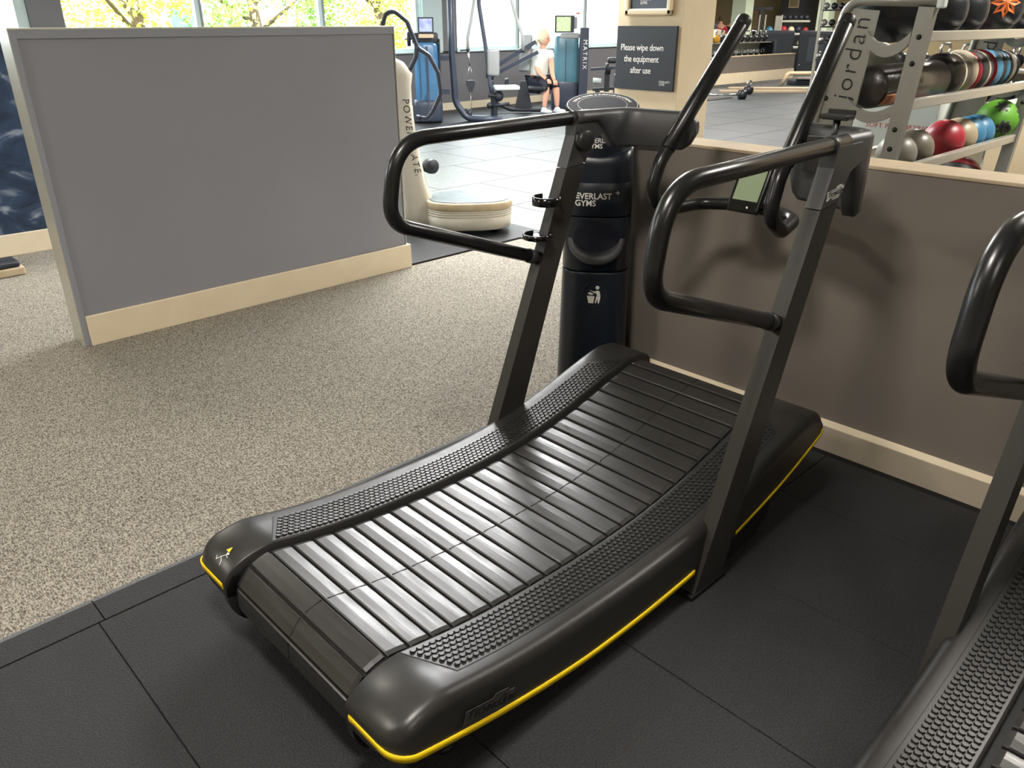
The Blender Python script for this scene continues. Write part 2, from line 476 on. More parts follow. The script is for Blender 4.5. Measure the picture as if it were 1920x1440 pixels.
# ceiling
m = M('ceiling'); m.bx(-6, 34, -6, 12.6, CEIL, CEIL + 0.12); m.bx(16.5, 34, 12.6, 22, CEIL, CEIL + 0.12); struct(m.obj('ceiling'))
for px, py, sx, sy, wt, col in PANELS:
    t = thing('ceiling_light', 'recessed white ceiling panel light over the gym floor', 'light', (px, py, CEIL), 0, 'ceiling panel lights above the gym floor')
    m = M('frame_white')
    for a, b, c, d in ((-sx/2-.03, sx/2+.03, -sy/2-.03, -sy/2), (-sx/2-.03, sx/2+.03, sy/2, sy/2+.03), (-sx/2-.03, -sx/2, -sy/2, sy/2), (sx/2, sx/2+.03, -sy/2, sy/2)):
        m.bx(a, b, c, d, -0.03, 0.0)
    m.obj('light_frame', t)
    m = M('lamp_face'); m.bx(-sx/2, sx/2, -sy/2, sy/2, -0.012, 0.0); m.obj('diffuser', t)
# outer walls out of shot (they close the room)
m = M('warm_wall'); m.bx(-6.1, -6, -6, 12.6, 0, CEIL); struct(m.obj('wall_rear'))
m = M('warm_wall'); m.bx(-6, 34, -6.1, -6, 0, CEIL); struct(m.obj('wall_right'))
m = M('warm_wall'); m.bx(33.9, 34, -6, 22, 0, CEIL); m.bx(16.6, 34, 22, 22.1, 0, CEIL); m.use('render_white'); m.bx(16.5, 16.6, 12.48, 22, 0, CEIL); struct(m.obj('wall_far'))

# window wall
WY = 12.3
m = M('far_wall'); m.bx(-6, 16.6, WY, WY + 0.18, -0.01, 1.02); m.bx(-6, 16.6, WY, WY + 0.18, 2.92, CEIL)
for x0, x1 in ((3.24, 3.65), (10.05, 10.40), (16.45, 16.8)): m.bx(x0, x1, WY - 0.05, WY + 0.18, 1.02, 2.92)
struct(m.obj('wall_window'))
m = M('cream'); m.bx(-6, 16.6, WY - 0.02, WY, -0.01, 0.13, 0.003); struct(m.obj('baseboard_window'))
m = M('frame_white'); m.bx(-6, 16.6, WY - 0.05, WY + 0.2, 1.02, 1.045, 0.003); struct(m.obj('trim_sill'))
def window(n, x0, x1, muls, posts=()):
    m = M('frame_white')
    m.bx(x0, x1, WY + 0.02, WY + 0.08, 1.045, 1.10); m.bx(x0, x1, WY + 0.02, WY + 0.08, 2.86, 2.92)
    for a, b in posts: m.bx(a, b, WY - 0.01, WY + 0.10, 1.045, 2.92, 0.004)
    for c in muls:
        m.use('frame_white'); m.bx(c - 0.045, c + 0.02, WY + 0.0, WY + 0.09, 1.045, 2.92)
        m.use('frame_grey'); m.bx(c + 0.02, c + 0.055, WY - 0.005, WY + 0.09, 1.045, 2.92)
    w = m.obj('window_%d' % n); struct(w)
    g = M('glass'); g.bx(x0, x1, WY + 0.045, WY + 0.052, 1.10, 2.86); g = g.obj('window_pane', w)
    return w
window(1, -6.0, 3.24, [-3.2, -1.1, 1.0], [(3.10, 3.24)])
window(2, 3.65, 9.60, [5.50, 7.56], [(9.48, 9.56)])
window(3, 10.40, 16.45, [12.02, 14.05, 15.9])
m = M('frame_white'); m.bx(9.60, 10.05, WY - 0.06, WY + 0.16, 1.045, 2.92, 0.004); struct(m.obj('trim_post'))

# ------------------------------------------------------------------ curved treadmill
BX = [0.66, .70, .80, .92, 1.05, 1.2, 1.4, 1.55, 1.7, 1.85, 2.0, 2.12, 2.22, 2.30, 2.45]
BZ = [.268, .262, .241, .218, .204, .195, .189, .192, .204, .228, .264, .300, .328, .345, .368]
_xx = np.linspace(0.66, 2.45, 360); _zz = np.interp(_xx, BX, BZ)
for _ in range(3): _zz = np.convolve(np.pad(_zz, 12, mode='reflect', reflect_type='odd'), np.ones(25)/25, 'valid')
def zbelt(x): return float(np.interp(x, _xx, _zz))
SX = [.60, .70, .85, 1.0, 1.19, 1.41, 1.656, 1.858, 2.10, 2.25, 2.42]
SZ = [.176, .150, .117, .091, .069, .066, .077, .108, .164, .214, .286]
_ss = np.linspace(0.60, 2.42, 380); _sz = np.interp(_ss, SX, SZ)
for _ in range(3): _sz = np.convolve(np.pad(_sz, 12, mode='reflect', reflect_type='odd'), np.ones(25)/25, 'valid')
def zlow(x): return float(np.interp(x, _ss, _sz))
X0, X1 = 0.60, 2.43
def ztop(x):
    z = zbelt(min(max(x, 0.72), 2.31)) + 0.012
    if x < 0.745:
        b = zlow(X0) + 0.022; z0 = zbelt(0.745) + 0.012; u = (0.745 - x)/(0.745 - X0)
        return b + (z0 - b)*math.sqrt(max(0, 1 - u**2.2))
    if x > 2.30:
        b = zlow(X1) + 0.022; z0 = zbelt(2.30) + 0.012; u = (x - 2.30)/(X1 - 2.30)
        return b + (z0 - b)*math.sqrt(max(0, 1 - u**2.4))
    return zbelt(x) + 0.012
def yout(x, y=0.475, r=0.055):
    d = min(x - X0, X1 - x)
    return y if d >= r else y - (r - math.sqrt(max(0, r*r - (r - d)**2)))
OX, OY = 1.55, 1.43

def make_treadmill(label):
    t = thing('curved_treadmill', label, 'treadmill', (OX, OY, 0))
    L = lambda x: x - OX
    # --- slatted belt: path round the rear roller, over the curve, round the front roller
    path = []
    cr, rr = (0.720, zbelt(0.72) - 0.105), 0.105
    cf, rf = (2.305, zbelt(2.305) - 0.10), 0.10
    for k in range(40):
        a = math.radians(-60 + k*(96 + 60)/40.0)      # from below the rear up to the top
        path.append((cr[0] - rr*math.cos(a), cr[1] + rr*math.sin(a)))
    path = [p for p in path if p[0] < 0.725]
    for x in np.linspace(0.73, 2.30, 160): path.append((float(x), zbelt(float(x))))
    for k in range(40):
        a = math.radians(92 - k*150/39.0)
        path.append((cf[0] + rf*math.cos(a), cf[1] + rf*math.sin(a)))
    P = np.array(path); seg = np.hypot(*np.diff(P, axis=0).T); s = np.concatenate([[0], np.cumsum(seg)])
    s0 = float(np.interp(0.764, P[:, 0][38:200], s[38:200])) if False else None
    i0 = int(np.argmin(np.abs(P[:, 0] - 0.764) + 10*(P[:, 1] < 0.2))); s0 = s[i0]
    pitch = 0.0655
    ks = range(-int(s0/pitch), int((s[-1] - s0)/pitch) + 1)
    m = M('belt_rubber'); HW = 0.267
    def at_s(q): return float(np.interp(q, s, P[:, 0])), float(np.interp(q, s, P[:, 1]))
    for k in ks:
        q = s0 + k*pitch
        a, b = at_s(q - 0.0281), at_s(q + 0.0281)
        dx, dz = b[0]-a[0], b[1]-a[1]; Ln = math.hypot(dx, dz); ux, uz = dx/Ln, dz/Ln; nx, nz = -uz, ux
        prof = [(-0.0281, -0.010), (-0.0281, -0.004), (-0.0255, -0.0008), (0, 0.0004), (0.0255, -0.0008), (0.0281, -0.004), (0.0281, -0.010)]
        cx, cz = (a[0]+b[0])/2, (a[1]+b[1])/2
        # camber correction keeps chords on the path
        mx, mz = at_s(q); cx, cz = (cx + mx)/2, (cz + mz)/2
        rings = []
        for y, dn, dl in ((-HW, -0.003, 0.004), (-HW + 0.012, 0, 0), (HW - 0.012, 0, 0), (HW, -0.003, 0.004)):
            rings.append([(L(cx + ux*(u*(1 - dl*8)) + nx*(v + (dn if v > -0.005 else 0))), y, cz + uz*(u*(1 - dl*8)) + nz*(v + (dn if v > -0.005 else 0))) for u, v in prof])
        m.use('belt_rubber'); m.loft(rings, smooth=False)
        m.use('black_dark')
        yc = -0.006
        e = [(cx + ux*u + nx*0.0008, cz + uz*u + nz*0.0008) for u in (-0.022, 0.0262)]
        e2 = [(p[0] - nx*0.002, p[1] - nz*0.002) for p in e]
        rg = [[(L(e2[i][0]), yc - .0016, e2[i][1]), (L(e[i][0]), yc - .0016, e[i][1]), (L(e[i][0]), yc + .0016, e[i][1]), (L(e2[i][0]), yc + .0016, e2[i][1])] for i in (0, 1)]
        m.loft(rg, smooth=False)
    m.use('black_dark')
    top = [(L(p[0]), p[1]) for p in path]
    inner = []
    for i, p in enumerate(path):
        a, b = path[max(i-1, 0)], path[min(i+1, len(path)-1)]
        d = math.hypot(b[0]-a[0], b[1]-a[1]); inner.append((p[0] + (b[1]-a[1])/d*0.0105, p[1] - (b[0]-a[0])/d*0.0105))
    in2 = []
    for i, p in enumerate(path):
        a, b = path[max(i-1, 0)], path[min(i+1, len(path)-1)]
        d = math.hypot(b[0]-a[0], b[1]-a[1]); in2.append((p[0] + (b[1]-a[1])/d*0.0155, p[1] - (b[0]-a[0])/d*0.0155))
    m.loft([[(L(o[0]), -0.283, o[1]), (L(o[0]), 0.283, o[1]), (L(i[0]), 0.283, i[1]), (L(i[0]), -0.283, i[1])] for o, i in zip(inner, in2)], smooth=False)
    m.obj('running_belt', t)
    # --- inner frame
    m = M('black_dark')
    poly = [(L(.74), .045), (L(.90), .03), (L(1.95), .03), (L(2.20), .10), (L(2.34), .17), (L(2.35), .24), (L(2.26), .29), (L(2.10), .245), (L(1.95), .22),
            (L(1.7), .175), (L(1.4), .16), (L(1.1), .17), (L(.82), .20), (L(.70), .20), (L(.69), .12)]
    m.prism(poly, 'y', -0.262, 0.262)
    for sg in (-1, 1):
        y0, y1 = sorted((sg*0.262, sg*0.43))
        m.prism([(L(.66), .15), (L(.72), .10), (L(.80), .06), (L(1.0), .03), (L(1.90), .03), (L(2.10), .075), (L(2.25), .14), (L(2.37), .24), (L(2.35), .26), (L(2.2), .19), (L(1.9), .14), (L(1.6), .10), (L(1.2), .11), (L(.8), .16)], 'y', y0, y1)
    m.obj('base_frame', t)
    for sg in (-1, 1):                      # ribbed flank below the front of each side cover
        m = M('black_plastic'); ya_, yb_ = sorted((sg*0.40, sg*0.456))
        m.prism([(L(1.80), .010), (L(1.90), .010), (L(2.01), .022), (L(2.095), .068), (L(2.12), .12), (L(2.12), .155), (L(1.95), .118), (L(1.80), .09)], 'y', ya_, yb_)
        for k in range(20):
            x = 1.83 + k*0.0140
            m.bx(L(x), L(x + 0.006), sg*0.454, sg*0.463, float(np.interp(x, [1.80, 1.90, 2.01, 2.095, 2.12], [.014, .014, .026, .072, .12])), zlow(x) - 0.006)
        m.obj('ribbed_flank', t)
    for sx_, sg in ((0.80, -1), (0.80, 1), (2.16, -1), (2.16, 1)):
        m = M('black_dark')
        zt = 0.10 if sx_ < 1 else 0.14
        m.bx(L(sx_) - 0.03, L(sx_) + 0.03, sg*0.36 - 0.03, sg*0.36 + 0.03, 0.012, zt, 0.004)
        m.lathe([(0.035, 0.0), (0.037, 0.006), (0.03, 0.014)], (L(sx_), sg*0.36, 0)); m.obj('foot', t)
    # --- side covers
    for sg in (-1, 1):
        m = M('black_plastic')
        xs = list(X0 + 0.055*(1 - np.cos(np.linspace(0, PI/2, 9)))) + list(np.linspace(X0 + 0.07, X1 - 0.07, 90)) + list(X1 - 0.055*(1 - np.cos(np.linspace(PI/2, 0, 9))))
        rings = []
        for x in xs:
            x = float(x); zt, zb, yo = ztop(x), zlow(x), yout(x); yi = 0.283
            h = zt - zb; r = min(0.032, h*0.75)
            ring = [(yi, zb - 0.018), (yi, zt - 0.004), (yi + 0.004, zt)]
            ytop = yo - 0.010
            for k in range(8):
                a = PI/2*k/7
                ring.append((ytop - r + r*math.sin(a), zt - r + r*math.cos(a)))
            ring += [(yo - 0.001, zb + 0.018), (yo, zb + 0.002), (yo - 0.003, zb - 0.003), (yo - 0.02, zb - 0.004), (yo - 0.05, zb - 0.018)]
            rings.append([(L(x), sg*y, z) for y, z in ring])
        m.loft(rings)
        # apron that follows the rear roller below the stripe, beside the belt
        prof = []
        for k in range(14):
            a = math.radians(-62 + k*7.5*1.0)
            prof.append((cr[0] - (rr + 0.013)*math.cos(a), cr[1] + (rr + 0.013)*math.sin(a)))
        prof = prof + [(0.72, 0.17), (0.72, 0.055)]
        y0, y1 = sorted((sg*0.283, sg*0.305)); m.prism([(L(a), b) for a, b in prof], 'y', y0, y1)
        cov = m.obj('side_cover', t)
        # yellow accent line
        def ribbon(pts, w_):
            rg = []
            for x, y, nx_, ny_, z in pts:
                rg.append([(L(x - nx_*0.002), sg*(y - ny_*0.002), z), (L(x + nx_*0.0022), sg*(y + ny_*0.0022), z + 0.001), (L(x + nx_*0.0022), sg*(y + ny_*0.0022), z + w_ - .001), (L(x - nx_*0.002), sg*(y - ny_*0.002), z + w_)])
            return rg
        rear = [(X0, y, -1, 0, zlow(X0) + 0.002) for y in np.linspace(0.300, 0.42, 6)]
        for k in range(1, 9):
            a = PI/2*k/8; rear.append((X0 + 0.055 - 0.055*math.cos(a), 0.42 + 0.055*math.sin(a), -math.cos(a), math.sin(a), zlow(X0 + 0.055*(1 - math.cos(a))) + 0.002))
        for x in np.linspace(0.67, 1.66, 60): rear.append((x, 0.475, 0, 1, zlow(x) + 0.002))
        fr = [(x, 0.475, 0, 1, zlow(x) + 0.002) for x in np.linspace(1.875, X1 - 0.056, 40)]
        for k in range(1, 6):
            a = PI/2*k/8; fr.append((X1 - 0.055 + 0.055*math.sin(a), 0.42 + 0.055*math.cos(a), math.sin(a), math.cos(a), zlow(X1 - 0.03) + 0.002))
        m = M('yellow'); m.loft(ribbon(rear, 0.0185)); m.loft(ribbon(fr, 0.0125)); so = m.obj('accent_stripe', cov); so['label'] = 'yellow accent line'
        # foot pad with hexagonal studs
        def pad_strip(name, d, lift, matn):
            xa, xb = 0.752 - d*1.4, 2.285 + d*1.4
            rg = []
            for x in np.linspace(xa, xb, 120):
                x = float(x); u = min(max((x - xa)/0.065, 0), 1); v = min(max((xb - x)/0.11, 0), 1)
                yo_ = 0.292 + (0.410 + d - 0.292)*min(u, v)
                yi_ = 0.290
                yy = [yi_ + (yo_ - yi_)*q for q in (0, 1)]
                rg.append([(L(x), sg*yy[0], ztop(x) - 0.003), (L(x), sg*yy[0], ztop(x) + lift), (L(x), sg*yy[1], ztop(x) + lift), (L(x), sg*yy[1], ztop(x) - 0.003)])
            return rg
        m = M('black_dark'); m.loft(pad_strip('', 0.0022, 0.0004, ''), smooth=False)
        m.use('pad_rubber'); m.loft(pad_strip('', 0, 0.0009, ''), smooth=False)
        hx, hr = 0.0182, 0.0078
        for j in range(7):
            y = 0.3035 + j*0.0150
            x = 0.775 + (j % 2)*hx/2
            while x < 2.27:
                u = min((x - 0.752)/0.065, (2.285 - x)/0.11)
                if y + 0.011 < 0.292 + 0.118*min(1, u):
                    z = ztop(x); sl = (ztop(x + .01) - ztop(x - .01))/0.02
                    for (ra, h) in ((hr, 0.0),):
                        b0 = []; b1 = []
                        for q in range(6):
                            a = PI/6 + q*PI/3; dx, dy = math.cos(a), math.sin(a)
                            b0.append((L(x + dx*hr), sg*(y + dy*hr), z + dx*hr*sl)); b1.append((L(x + dx*hr*0.84), sg*(y + dy*hr*0.84), z + dx*hr*sl + 0.0058))
                        m.add(b0 + b1, [(5, 4, 3, 2, 1, 0), (6, 7, 8, 9, 10, 11)] + [(q, (q+1) % 6, (q+1) % 6 + 6, q + 6) for q in range(6)])
                x += hx
        m.obj('foot_pad', t)
    # --- uprights, upper castings, shoulders, rails
    def upx(z): return 1.648 + 0.388*z         # rear edge of the upright at height z
    for sg in (-1, 1):
        ya, yb = sorted((sg*0.441, sg*0.487))
        m = M('upright_paint')
        m.prism([(L(upx(0.0)), 0.0), (L(upx(1.083)), 1.083), (L(upx(1.083) + 0.098), 1.093), (L(upx(.5) + 0.112), .5), (L(upx(.2) + 0.126), .2), (L(upx(0) + 0.15), 0.0)], 'y', ya, yb)
        m.obj('upright', t)
        m = M('black_dark'); m.box((L(upx(0) + 0.08), sg*0.462, 0.009), (0.18, 0.056, 0.018), bev=0.004); m.obj('upright_foot', t)
        m = M('cast_grey')
        m.prism([(L(upx(1.086)), 1.086), (L(upx(1.086)+.098), 1.096), (L(2.215), 1.17), (L(2.29), 1.20), (L(2.27), 1.245), (L(2.11), 1.245), (L(upx(1.19)), 1.19)], 'y', ya - 0.0005, yb + 0.0005)
        cast = m.obj('upright_casting', t); cast['label'] = 'satin grey casting at the top of the upright'
        # shoulder: curved panel from the upright forward and inward to the grip
        pl = fillet([(2.12, 0.458, 0), (2.405, 0.452, 0), (2.475, 0.190, 0)], [0, 0.10, 0], 12)
        pl = [pl[0] + (pl[1] - pl[0])*k/6 for k in range(6)] + pl[1:-1] + [pl[-2] + (pl[-1] - pl[-2])*k/8 for k in range(1, 9)]
        rings = []; N = len(pl)
        d_ = [0.0]
        for i in range(1, N): d_.append(d_[-1] + (pl[i] - pl[i-1]).length)
        for i, p in enumerate(pl):
            tdir = (pl[min(i+1, N-1)] - pl[max(i-1, 0)]).normalized(); nrm = Vector((-tdir.y, tdir.x, 0))
            u = d_[i]/d_[-1]
            ztp = 1.272 - 0.012*u; zbt = 1.228 - (0.205 if sg < 0 else 0.098)*min(1, max(0, (u - 0.24)/0.14))**0.7
            if u > 0.90: zbt += 0.06*((u - 0.90)/0.10)**2; ztp -= 0.03*((u - 0.90)/0.10)**2
            hw = 0.024 if u < 0.97 else 0.016
            pr = [(-hw*0.7, zbt), (-hw, zbt + 0.012), (-hw, ztp - 0.018), (-hw*0.6, ztp - 0.004), (0, ztp), (hw*0.6, ztp - 0.004), (hw, ztp - 0.018), (hw, zbt + 0.012), (hw*0.7, zbt)]
            rings.append([(L(p.x) + nrm.x*a, sg*(p.y + nrm.y*a), z) for a, z in pr])
        m = M('cast_grey' if sg < 0 else 'upright_paint'); m.use('cast_grey'); m.loft(rings)
        sh = m.obj('shoulder_panel', t)
        # inset door on the face turned to the runner
        a0, a1 = Vector((2.424, 0.405, 0)), Vector((2.462, 0.262, 0))
        dd = (a1 - a0).normalized(); nn = Vector((-dd.y, dd.x, 0)); nn = nn if nn.x < 0 else -nn
        m = M('black_plastic')
        rc = [(0, 0), (1, 0), (1, 1), (0, 1)]
        c0 = (a0 + a1)/2 + nn*0.0245
        m.box((L(c0.x), sg*c0.y, 1.175), (0.004, (a1-a0).length, 0.11), rot=math.atan2(-dd.x*sg, dd.y*sg) if True else 0, bev=0.0018)
        m.obj('inset_panel', sh)
        # pivot boss on the inner side
        m = M('black_plastic'); R = Matrix.Rotation(PI/2, 3, 'X')
        m.lathe([(0.001, -0.004), (0.034, -0.004), (0.036, 0.0), (0.036, 0.02), (0.030, 0.024), (0.001, 0.024)], (L(2.14), 0.433, 1.175), 28, R)
        if sg > 0: m.obj('pivot_cap', cast)
        # side rail loop
        hy = .468 if sg < 0 else .482
        pts = fillet([(2.20, .464, 1.248), (1.38, hy, 1.238), (1.338, hy, 1.005), (1.955, .462, .785)], [0, .155, .085, 0], 16)
        m = M('steel_black'); m.tube([(L(p.x), sg*p.y, p.z) for p in pts], 0.0228, 20); m.obj('side_rail', t)
        m = M('black_plastic'); m.tube([(L(2.10), sg*.464, 1.246), (L(2.135), sg*.464, 1.247)], 0.0242, 20); m.obj('rail_collar', t)
        m = M('black_plastic'); m.tube([(L(1.905), sg*.462, .803), (L(1.93), sg*.462, .794)], 0.0255, 20); m.obj('rail_collar', t)
        # upright grips
        m = M('steel_black')
    gp = fillet([(2.70, .186, 1.556), (2.315, .226, 1.105), (2.275, .230, .995), (2.375, .228, .928), (2.535, .190, .936), (2.565, .07, .946), (2.565, 0, .948)], [0, .10, .07, .06, .08, .05, 0], 8)
    full = [(L(p.x), p.y, p.z) for p in gp] + [(L(p.x), -p.y, p.z) for p in reversed(gp[:-1])]
    m = M('steel_black'); m.tube(full, 0.0232, 20); hb = m.obj('handlebar', t)
    for sg in (-1, 1):
        a, b = Vector((L(2.345), sg*.2233, 1.142)), Vector((L(2.68), sg*.188, 1.5335)); d = (b - a).normalized()
        m = M('steel_black'); m.tube([a, a + d*.004, b - d*.001, b], [.0235, .0268, .0268, .0262], 22)
        m.use('grip_rubber'); c = Vector((L(2.705), sg*.1855, 1.5625))
        m.tube([b, b + d*.002, c - d*.012, c - d*.004, c], [.0266, .0272, .0272, .024, .012], 22)
        m.obj('grip', hb)
    # console on the crossbar
    m = M('gloss_black')
    R = Matrix.Rotation(math.radians(26), 4, 'Y'); nv = R.to_3x3() @ Vector((-1, 0, 0)); upv = R.to_3x3() @ Vector((0, 0, 1))
    cc = Vector((L(2.555), 0.0, 1.015))
    m.box(cc, (0.022, 0.128, 0.185), rot=R, bev=0.010, seg=3); con = m.obj('console', t)
    m = M('screen_lcd'); m.box(cc + nv*0.0105 + upv*0.014, (0.004, 0.098, 0.130), rot=R); m.obj('screen', con)
    m = M('white_ink'); m.box(cc + nv*0.0115 - upv*0.074 + Vector((0, -0.018, 0)), (0.002, 0.008, 0.006), rot=R @ Matrix.Rotation(math.radians(45), 4, 'X')); m.obj('heart_mark', con)
    m = M('steel_black'); m.box((L(2.575), 0, 0.955), (0.03, 0.075, 0.05), bev=0.006); m.obj('console_bracket', con)
    # phone tray on the right shoulder
    m = M('grip_rubber')
    m.tube([(L(2.415), -0.335, 1.19), (L(2.415), -0.335, 1.285)], 0.011, 14)
    m.box((L(2.415), -0.335, 1.289), (0.05, 0.085, 0.016), bev=0.004); m.box((L(2.438), -0.335, 1.299), (0.006, 0.085, 0.02), bev=0.002)
    m.obj('tablet_clamp', t)
    # bottle holder on the left upright
    m = M('gloss_black')
    for z, w_ in ((0.985, 0.030), (0.868, 0.018)):
        cx, cy = L(upx(z) - 0.045), 0.455
        pts = [(cx + 0.045*math.cos(a), cy + 0.045*math.sin(a), z) for a in np.linspace(math.radians(-300), math.radians(-20), 34)]
        rg = []
        for p in pts:
            ax, ay = p[0] - cx, p[1] - cy; n_ = math.hypot(ax, ay); ax /= n_; ay /= n_
            rg.append([(p[0], p[1], z - w_/2), (p[0] + ax*.005, p[1] + ay*.005, z - w_/2), (p[0] + ax*.005, p[1] + ay*.005, z + w_/2), (p[0], p[1], z + w_/2)])
        m.loft(rg)
    m.box((L(upx(.868) - 0.045), 0.455, 0.861), (0.086, 0.086, 0.005), bev=0.002)
    m.use('upright_paint'); m.bar((L(upx(.84)) - 0.004, 0.455, .84), (L(upx(1.0)) - 0.004, 0.455, 1.0), 0.035, 0.010)
    m.obj('bottle_holder', t)
    # maker's badge on the outer side cover and on the right casting
    def badge(name, parent, x, y, z, slope, size, plate, ink, flip=False):
        ux = Vector((1, 0, slope)).normalized(); uy = Vector((0, 0, 1)); uy = (uy - ux*uy.dot(ux)).normalized()
        fn = frame_fn((L(x), y, z), ux, uy)
        m = M(plate); W = size*4.45
        poly = [(-.04, -.30), (.02, -.02), (.0, .85), (2.55, .95), (2.75, 1.28), (4.05, 1.30), (4.15, 1.02), (4.72, 1.02), (4.60, .20), (3.75, .02), (3.4, -.38), (1.6, -.42), (1.45, -.10), (.75, -.12), (.6, -.32)]
        vs = [fn(a*size, b*size, 0.0) for a, b in poly] + [fn(a*size, b*size, 0.0016) for a, b in poly]; n = len(poly)
        m.add(vs, [tuple(range(n-1, -1, -1)), tuple(range(n, 2*n))] + [(i, (i+1) % n, (i+1) % n + n, i + n) for i in range(n)])
        m.use(ink)
        f2 = lambda u, v, w_: fn(u + v*0.22, v, w_ + 0.0016)
        ox = 0.16*size
        for s_, sz, o in (('T', 1.0, 0.0), ('ECHNO', 0.78, 0.66), ('G', 1.22, 3.02 - 0.02), ('YM', 0.86, 3.62)):
            m.text(s_, lambda u, v, w_, o=o: f2(u + ox + o*size*0.96, v + 0.10*size, w_), size*sz*0.98, 0.0006, sx=0.92, bold=0.012*size)
        for a, b, c, d in ((.35, 2.7, .84, .90), (1.5, 3.0, -.14, -.08)):
            q = [f2(a*size, c*size, 0), f2(b*size, c*size, 0), f2(b*size, d*size, 0), f2(a*size, d*size, 0)]
            q2 = [f2(a*size, c*size, .0006), f2(b*size, c*size, .0006), f2(b*size, d*size, .0006), f2(a*size, d*size, .0006)]
            m.add(q + q2, [(0, 1, 2, 3), (4, 5, 6, 7), (0, 1, 5, 4), (1, 2, 6, 5), (2, 3, 7, 6), (3, 0, 4, 7)])
        o_ = m.obj(name, parent); o_['label'] = 'maker lettering plate'; return o_
    covers = [c for c in t.children if c.name.startswith('side_cover')]
    casts = [c for c in t.children if c.name.startswith('upright_casting')]
    badge('badge', covers[0], 0.775, -0.4757, 0.176, -0.26, 0.0315, 'badge_grey', 'ink')
    badge('badge', casts[0], 2.092, -0.4880, 1.112, 0.06, 0.0200, 'badge_silver', 'ink')
    # warning sticker on the rear of the left cover: faint plate, yellow triangle, falling figure
    def nose(u, v, w_):   # u along +y, v up over the rounded rear
        th = v; x = 0.6; 
        xx = X0 + 0.012 + th*0.62; zz = ztop(xx) + 0.0006 + w_
        return (L(xx) - 0.0008, 0.352 - u*.8, zz)
    m = M('badge_grey')
    def patch(poly, lift, matn):
        m.use(matn)
        # fan over a small grid so that it follows the curve
        vs = [nose(a, b, lift) for a, b in poly]; m.add(vs, [tuple(range(len(vs)))])
    tri = [(0.018, 0.074), (-0.004, 0.062), (0.006, 0.088)]
    m = M('yellow'); patch([(-0.006, .058), (.016, .058), (.005, .083)], 0.0022, 'yellow')
    def ln(p, q, w_=0.0012):
        a, b = Vector((*p, 0)), Vector((*q, 0)); d = (b - a).normalized(); n_ = Vector((-d.y, d.x, 0))*w_
        patch([(a - n_)[:2], (b - n_)[:2], (b + n_)[:2], (a + n_)[:2]], 0.0024, 'white_ink')
    for p, q in (((-.012, .010), (.000, .028)), ((.000, .028), (.016, .018)), ((.000, .028), (.014, .044)), ((.014, .044), (.030, .040)), ((.014, .044), (.010, .056)), ((-.012, .010), (-.020, .022)), ((.016, .018), (.022, .004))): ln(p, q)
    patch([(.018 + .005*math.cos(a), .052 + .005*math.sin(a)) for a in np.linspace(0, 2*PI, 9)[:-1]], 0.0024, 'white_ink')
    ws = m.obj('warning_sticker', covers[1]); ws['label'] = 'warning sticker with yellow triangle and falling figure'
    return t
tm = make_treadmill('black curved manual treadmill with yellow edge line, whole and nearest the camera')
tm2 = dup(tm, (OX + 0.02, OY - 1.57, 0), label='second black curved treadmill, cut off by the lower right corner of the photo')

# ------------------------------------------------------------------ litter bin with wipe dispenser
def superring(cx, cy, hw, hd, z, n=40, e=0.62):
    out = []
    for k in range(n):
        a = 2*PI*k/n; c, s_ = math.cos(a), math.sin(a)
        out.append((cx + hd*math.copysign(abs(c)**e, c), cy + hw*math.copysign(abs(s_)**e, s_), z))
    return out
BINR = math.radians(40.3)                      # its front looks back at the runner
t = thing('litter_bin', 'tall black litter bin with white figure sign between left upright and half wall', 'bin', (2.625, 2.185, 0), BINR)
def hwz(z): return 0.157 - 0.012*min(1, z/0.6) - 0.002*max(0, z - .6)
def bfront(u, v, w_):                          # u to the viewer's right, v = height; hugs the rounded front
    z = v; hw, hd = hwz(z), 0.150 - 0.012*z
    s_ = min(0.999, abs(u)/hw); x = -hd*(max(0.0, 1 - s_**(2/0.62)))**(0.62/2)
    return (x - w_ - 0.0006, -u, z)
m = M('bin_plastic')
m.loft([superring(0, 0, hwz(z), 0.150 - 0.012*z, z) for z in (0, 0.006, 0.2, 0.4, 0.56, 0.568)])
m.obj('lower_body', t)
m = M('bin_plastic')
m.loft([superring(0, 0, hwz(z) - (0.004 if z < .576 else 0), 0.150 - 0.012*z - (0.004 if z < .576 else 0), z) for z in (0.568, 0.575, 0.577, 0.7, 0.80, 0.803)])
mid = m.obj('mouth_section', t)
m = M('bin_hole')                              # mouth
cols = []
for (zc, rz, ru, lift) in ((0.722, 0.066, 0.098, 0.0018),):
    ring = [bfront(ru*math.cos(a), zc + rz*math.sin(a), lift) for a in np.linspace(0, 2*PI, 33)[:-1]]
    mid_ = [bfront(ru*.5*math.cos(a), zc + rz*.5*math.sin(a), lift) for a in np.linspace(0, 2*PI, 33)[:-1]]
    cc = bfront(0, zc, lift)
    n = 32; vs = ring + mid_ + [cc]
    m.add(vs, [(i, (i+1) % n, (i+1) % n + n, i + n) for i in range(n)] + [(i + n, (i+1) % n + n, 2*n) for i in range(n)], True)
m.obj('mouth_opening', mid)
m = M('bin_lip')                           # projecting crescent lip
rg = []
